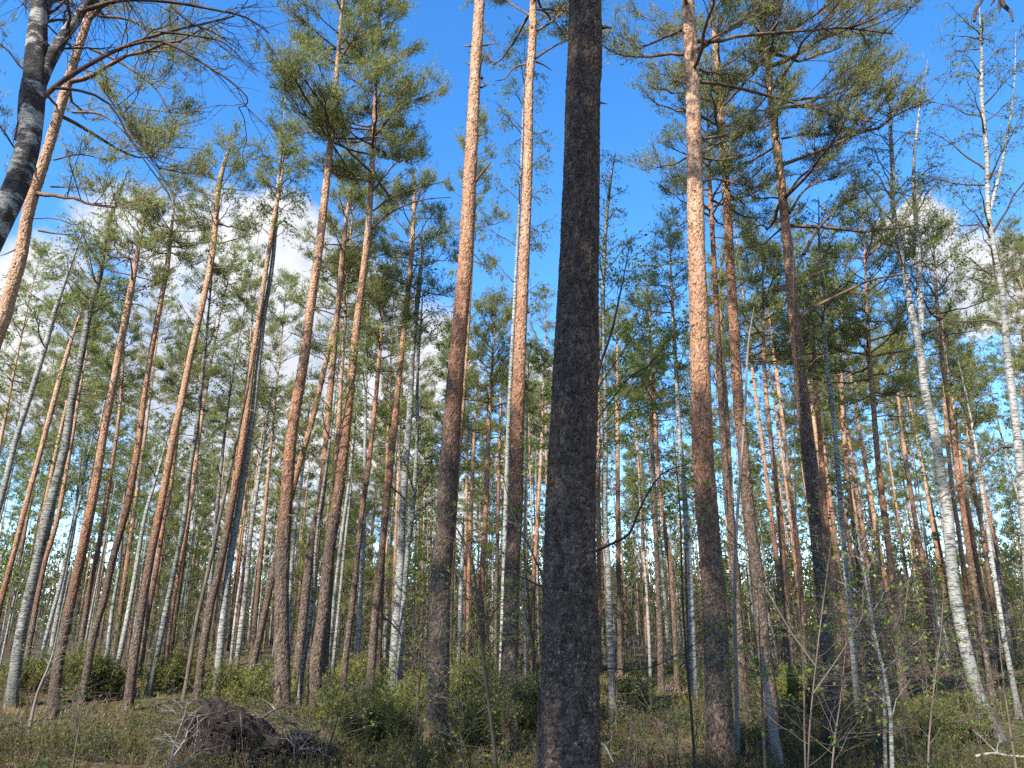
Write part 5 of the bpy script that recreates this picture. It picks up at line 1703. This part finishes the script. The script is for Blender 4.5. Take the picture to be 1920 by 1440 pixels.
build_log('fallen_log', [(1418, 1402), (1440, 1392), (1466, 1376)], 10.2, 10.8, 17, 13, 'darkwood', 'short charred log lying at the foot of the orange-topped pine', 'log', 1)
build_log('fallen_branch', [(1830, 1418), (1862, 1412), (1880, 1415), (1925, 1420)], 8.6, 8.3, 6, 3, 'dead', 'pale fallen branch lying at the bottom right corner', 'branch', 2)
build_log('fallen_branch', [(1118, 1385), (1135, 1400), (1150, 1430)], 8.4, 8.0, 5, 3, 'dead', 'pale dead sticks leaning at the right foot of the thickest trunk', 'branch', 3)
build_log('fallen_branch', [(448, 1342), (480, 1341), (520, 1340)], 10.0, 10.0, 5, 2.5, 'root', 'broken branch lying along the top of the root plate', 'branch', 4)
build_log('fallen_branch', [(490, 1346), (503, 1338), (520, 1328)], 9.6, 10.4, 4, 3, 'dead', 'pale stick propped against the bulging foot pine', 'branch', 5)
build_log('fallen_branch', [(320, 1425), (345, 1390), (352, 1370)], 8.6, 9.0, 4, 2.5, 'dead', 'pale stick slanting from the left end of the root plate', 'branch', 6)
build_log('fallen_branch', [(475, 1248), (500, 1250), (515, 1300)], 13.0, 13.6, 3, 2, 'dead', 'thin arched pale dead branch left of the bulging foot pine', 'branch', 7)


# ------------------------------------------------------------------ ground cover
def build_cover():
    rng = np.random.default_rng(12)
    n = 44000
    a = rng.uniform(-0.74, 0.74, n)
    D = 6.5 + 24 * rng.uniform(0, 1, n) ** 1.7
    x = np.tan(a) * D
    m = vnoise(x / 1.9, D / 1.9, 31) * 0.6 + vnoise(x / 0.6, D / 0.6, 32) * 0.4
    dry = vnoise(x / 3.0 + 4, D / 3.0, 33) + 0.55 * np.exp(-((x + 8.5) / 3.2) ** 2 - ((D - 13.5) / 2.2) ** 2)
    bil = (m > 0.40) & (dry < 0.74)
    xb, yb, Db = x[bil], D[bil], D[bil]
    k = len(xb)
    H = rng.uniform(0.12, 0.34, k) * np.clip(3.4 * m[bil] - 0.95, 0.35, 1.5)
    p0 = np.column_stack([xb, yb, ground_z(xb, yb) - 0.01])
    C = grow(rng, p0, rng.uniform(0, 6.28, k), rng.uniform(0.8, 1.5, k), H, 3, 0, 0.08)
    V, q = tubes(C[:, [0, 2]], np.tile([0.004, 0.002], (k, 1)), 3)
    stems = Geo().add(V, q)
    i4, t4, p4, _ = children(rng, C, np.full(k, 6), 0.25, 0.8)
    sz = 0.030 * (Db[i4] / 9.0) ** 0.5
    lv = Geo()
    Kp = len(p4)
    pp = p4 + rng.normal(size=p4.shape) * 0.03
    V, f = leaf_tris(rng, pp, sz * 1.15, 0.35)
    lv.add(V, f)
    root = thing('bilberry_cover', 'green and rusty bilberry and heather covering the forest floor', 'ground cover')
    root['kind'] = 'stuff'
    obj('stems', stems.mesh('stems', M['twig']), root, 'stuff')
    obj('leaves', lv.mesh('leaves', M['bilberry'], False), root, 'stuff')
    # dry grass
    n = 52000
    a = rng.uniform(-0.74, 0.74, n)
    D = 6.5 + 20 * rng.uniform(0, 1, n) ** 1.1
    x = np.tan(a) * D
    dry = vnoise(x / 3.0 + 4, D / 3.0, 33) * 0.8 + vnoise(x / 0.5, D / 0.5, 34) * 0.35 + 0.55 * np.exp(-((x + 8.5) / 3.2) ** 2 - ((D - 13.5) / 2.2) ** 2)
    keep = dry > 0.55
    x, D = x[keep], D[keep]
    k = len(x)
    H = rng.uniform(0.10, 0.34, k)
    p0 = np.column_stack([x, D, ground_z(x, D) - 0.01])
    az = rng.uniform(0, 6.28, k)
    C = grow(rng, p0, az, rng.uniform(0.7, 1.5, k), H, 3, -0.45, 0.05)
    side = np.column_stack([-np.sin(az), np.cos(az), np.zeros(k)]) * (0.0035 * (D / 9) ** 0.6)[:, None]
    V = np.stack([C[:, 0] - side, C[:, 0] + side, C[:, 1] + side * 0.8, C[:, 1] - side * 0.8, C[:, 2]], 1).reshape(-1, 3)
    b = np.arange(k)[:, None] * 5
    g = Geo().add(V, b + np.array([[0, 1, 2, 3]]))
    g.f.append(b + np.array([[3, 2, 4]]))
    o = obj('dry_grass', g.mesh('dry_grass', M['grass'], False), None, 'stuff')
    o['label'] = 'dry straw-coloured grass in patches on the forest floor'
    o['category'] = 'grass'


build_cover()


def build_heather():
    rng = np.random.default_rng(15)
    n = 5200
    a = rng.uniform(-0.74, 0.74, n)
    D = 6.8 + 8 * rng.uniform(0, 1, n) ** 1.2
    x = np.tan(a) * D
    k_ = vnoise(x / 1.1 + 9, D / 1.1, 41) * 0.7 + vnoise(x / 0.4, D / 0.4, 42) * 0.3 + 0.12 * (x < 0)
    keep = k_ > 0.55
    x, D = x[keep], D[keep]
    n = len(x)
    p0 = np.column_stack([x, D, ground_z(x, D) - 0.01])
    C = grow(rng, p0, rng.uniform(0, 6.28, n), rng.uniform(0.9, 1.5, n), rng.uniform(0.14, 0.42, n), 5, 0.0, 0.05)
    V, q = tubes(C[:, [0, 2, 4]], np.tile([0.0035, 0.003, 0.002], (n, 1)), 3)
    g = Geo().add(V, q)
    i4, t4, p4, t_ = children(rng, C, np.full(n, 5), 0.3, 0.8)
    V, f = tufts(rng, p4, t_ + np.array([0, 0, 0.3]), 3, 0.05, 0.010, 0.7)
    l = Geo().add(V, f)
    root = thing('heather_cover', 'golden-brown heather and marsh tea sprigs among the bilberry', 'ground cover')
    root['kind'] = 'stuff'
    obj('stems', g.mesh('stems', M['brownstem']), root, 'stuff')
    obj('leaves', l.mesh('leaves', M['heather'], False), root, 'stuff')


build_heather()

# ---- the limb tip hanging in from a pine just outside the frame, top right
build_pine(90, dict(label='lichen-bearded dead branch tip hanging in at the top right corner, its pine outside the frame', D=5.0, zt=6, bare_mat='darkwood', w=(70, 50), H=16, cb=10, cbm=1, r=1.6, stubs=0, n=24,
                    poly=[(2150, 0), (2170, 400), (2200, 900), (2230, 1440)],
                    bare=[([(2140, -60), (1990, -40), (1900, -30), (1850, -12), (1836, 8), (1829, 20), (1827, 40)], 16, -0.6), ([(1862, -25), (1866, -5), (1858, 10)], 9, -0.1),
                          ([(1885, -35), (1878, -10), (1882, 10), (1895, 22), (1899, 40)], 12, -0.1), ([(1876, 0), (1874, 24)], 8, 0.0)]))
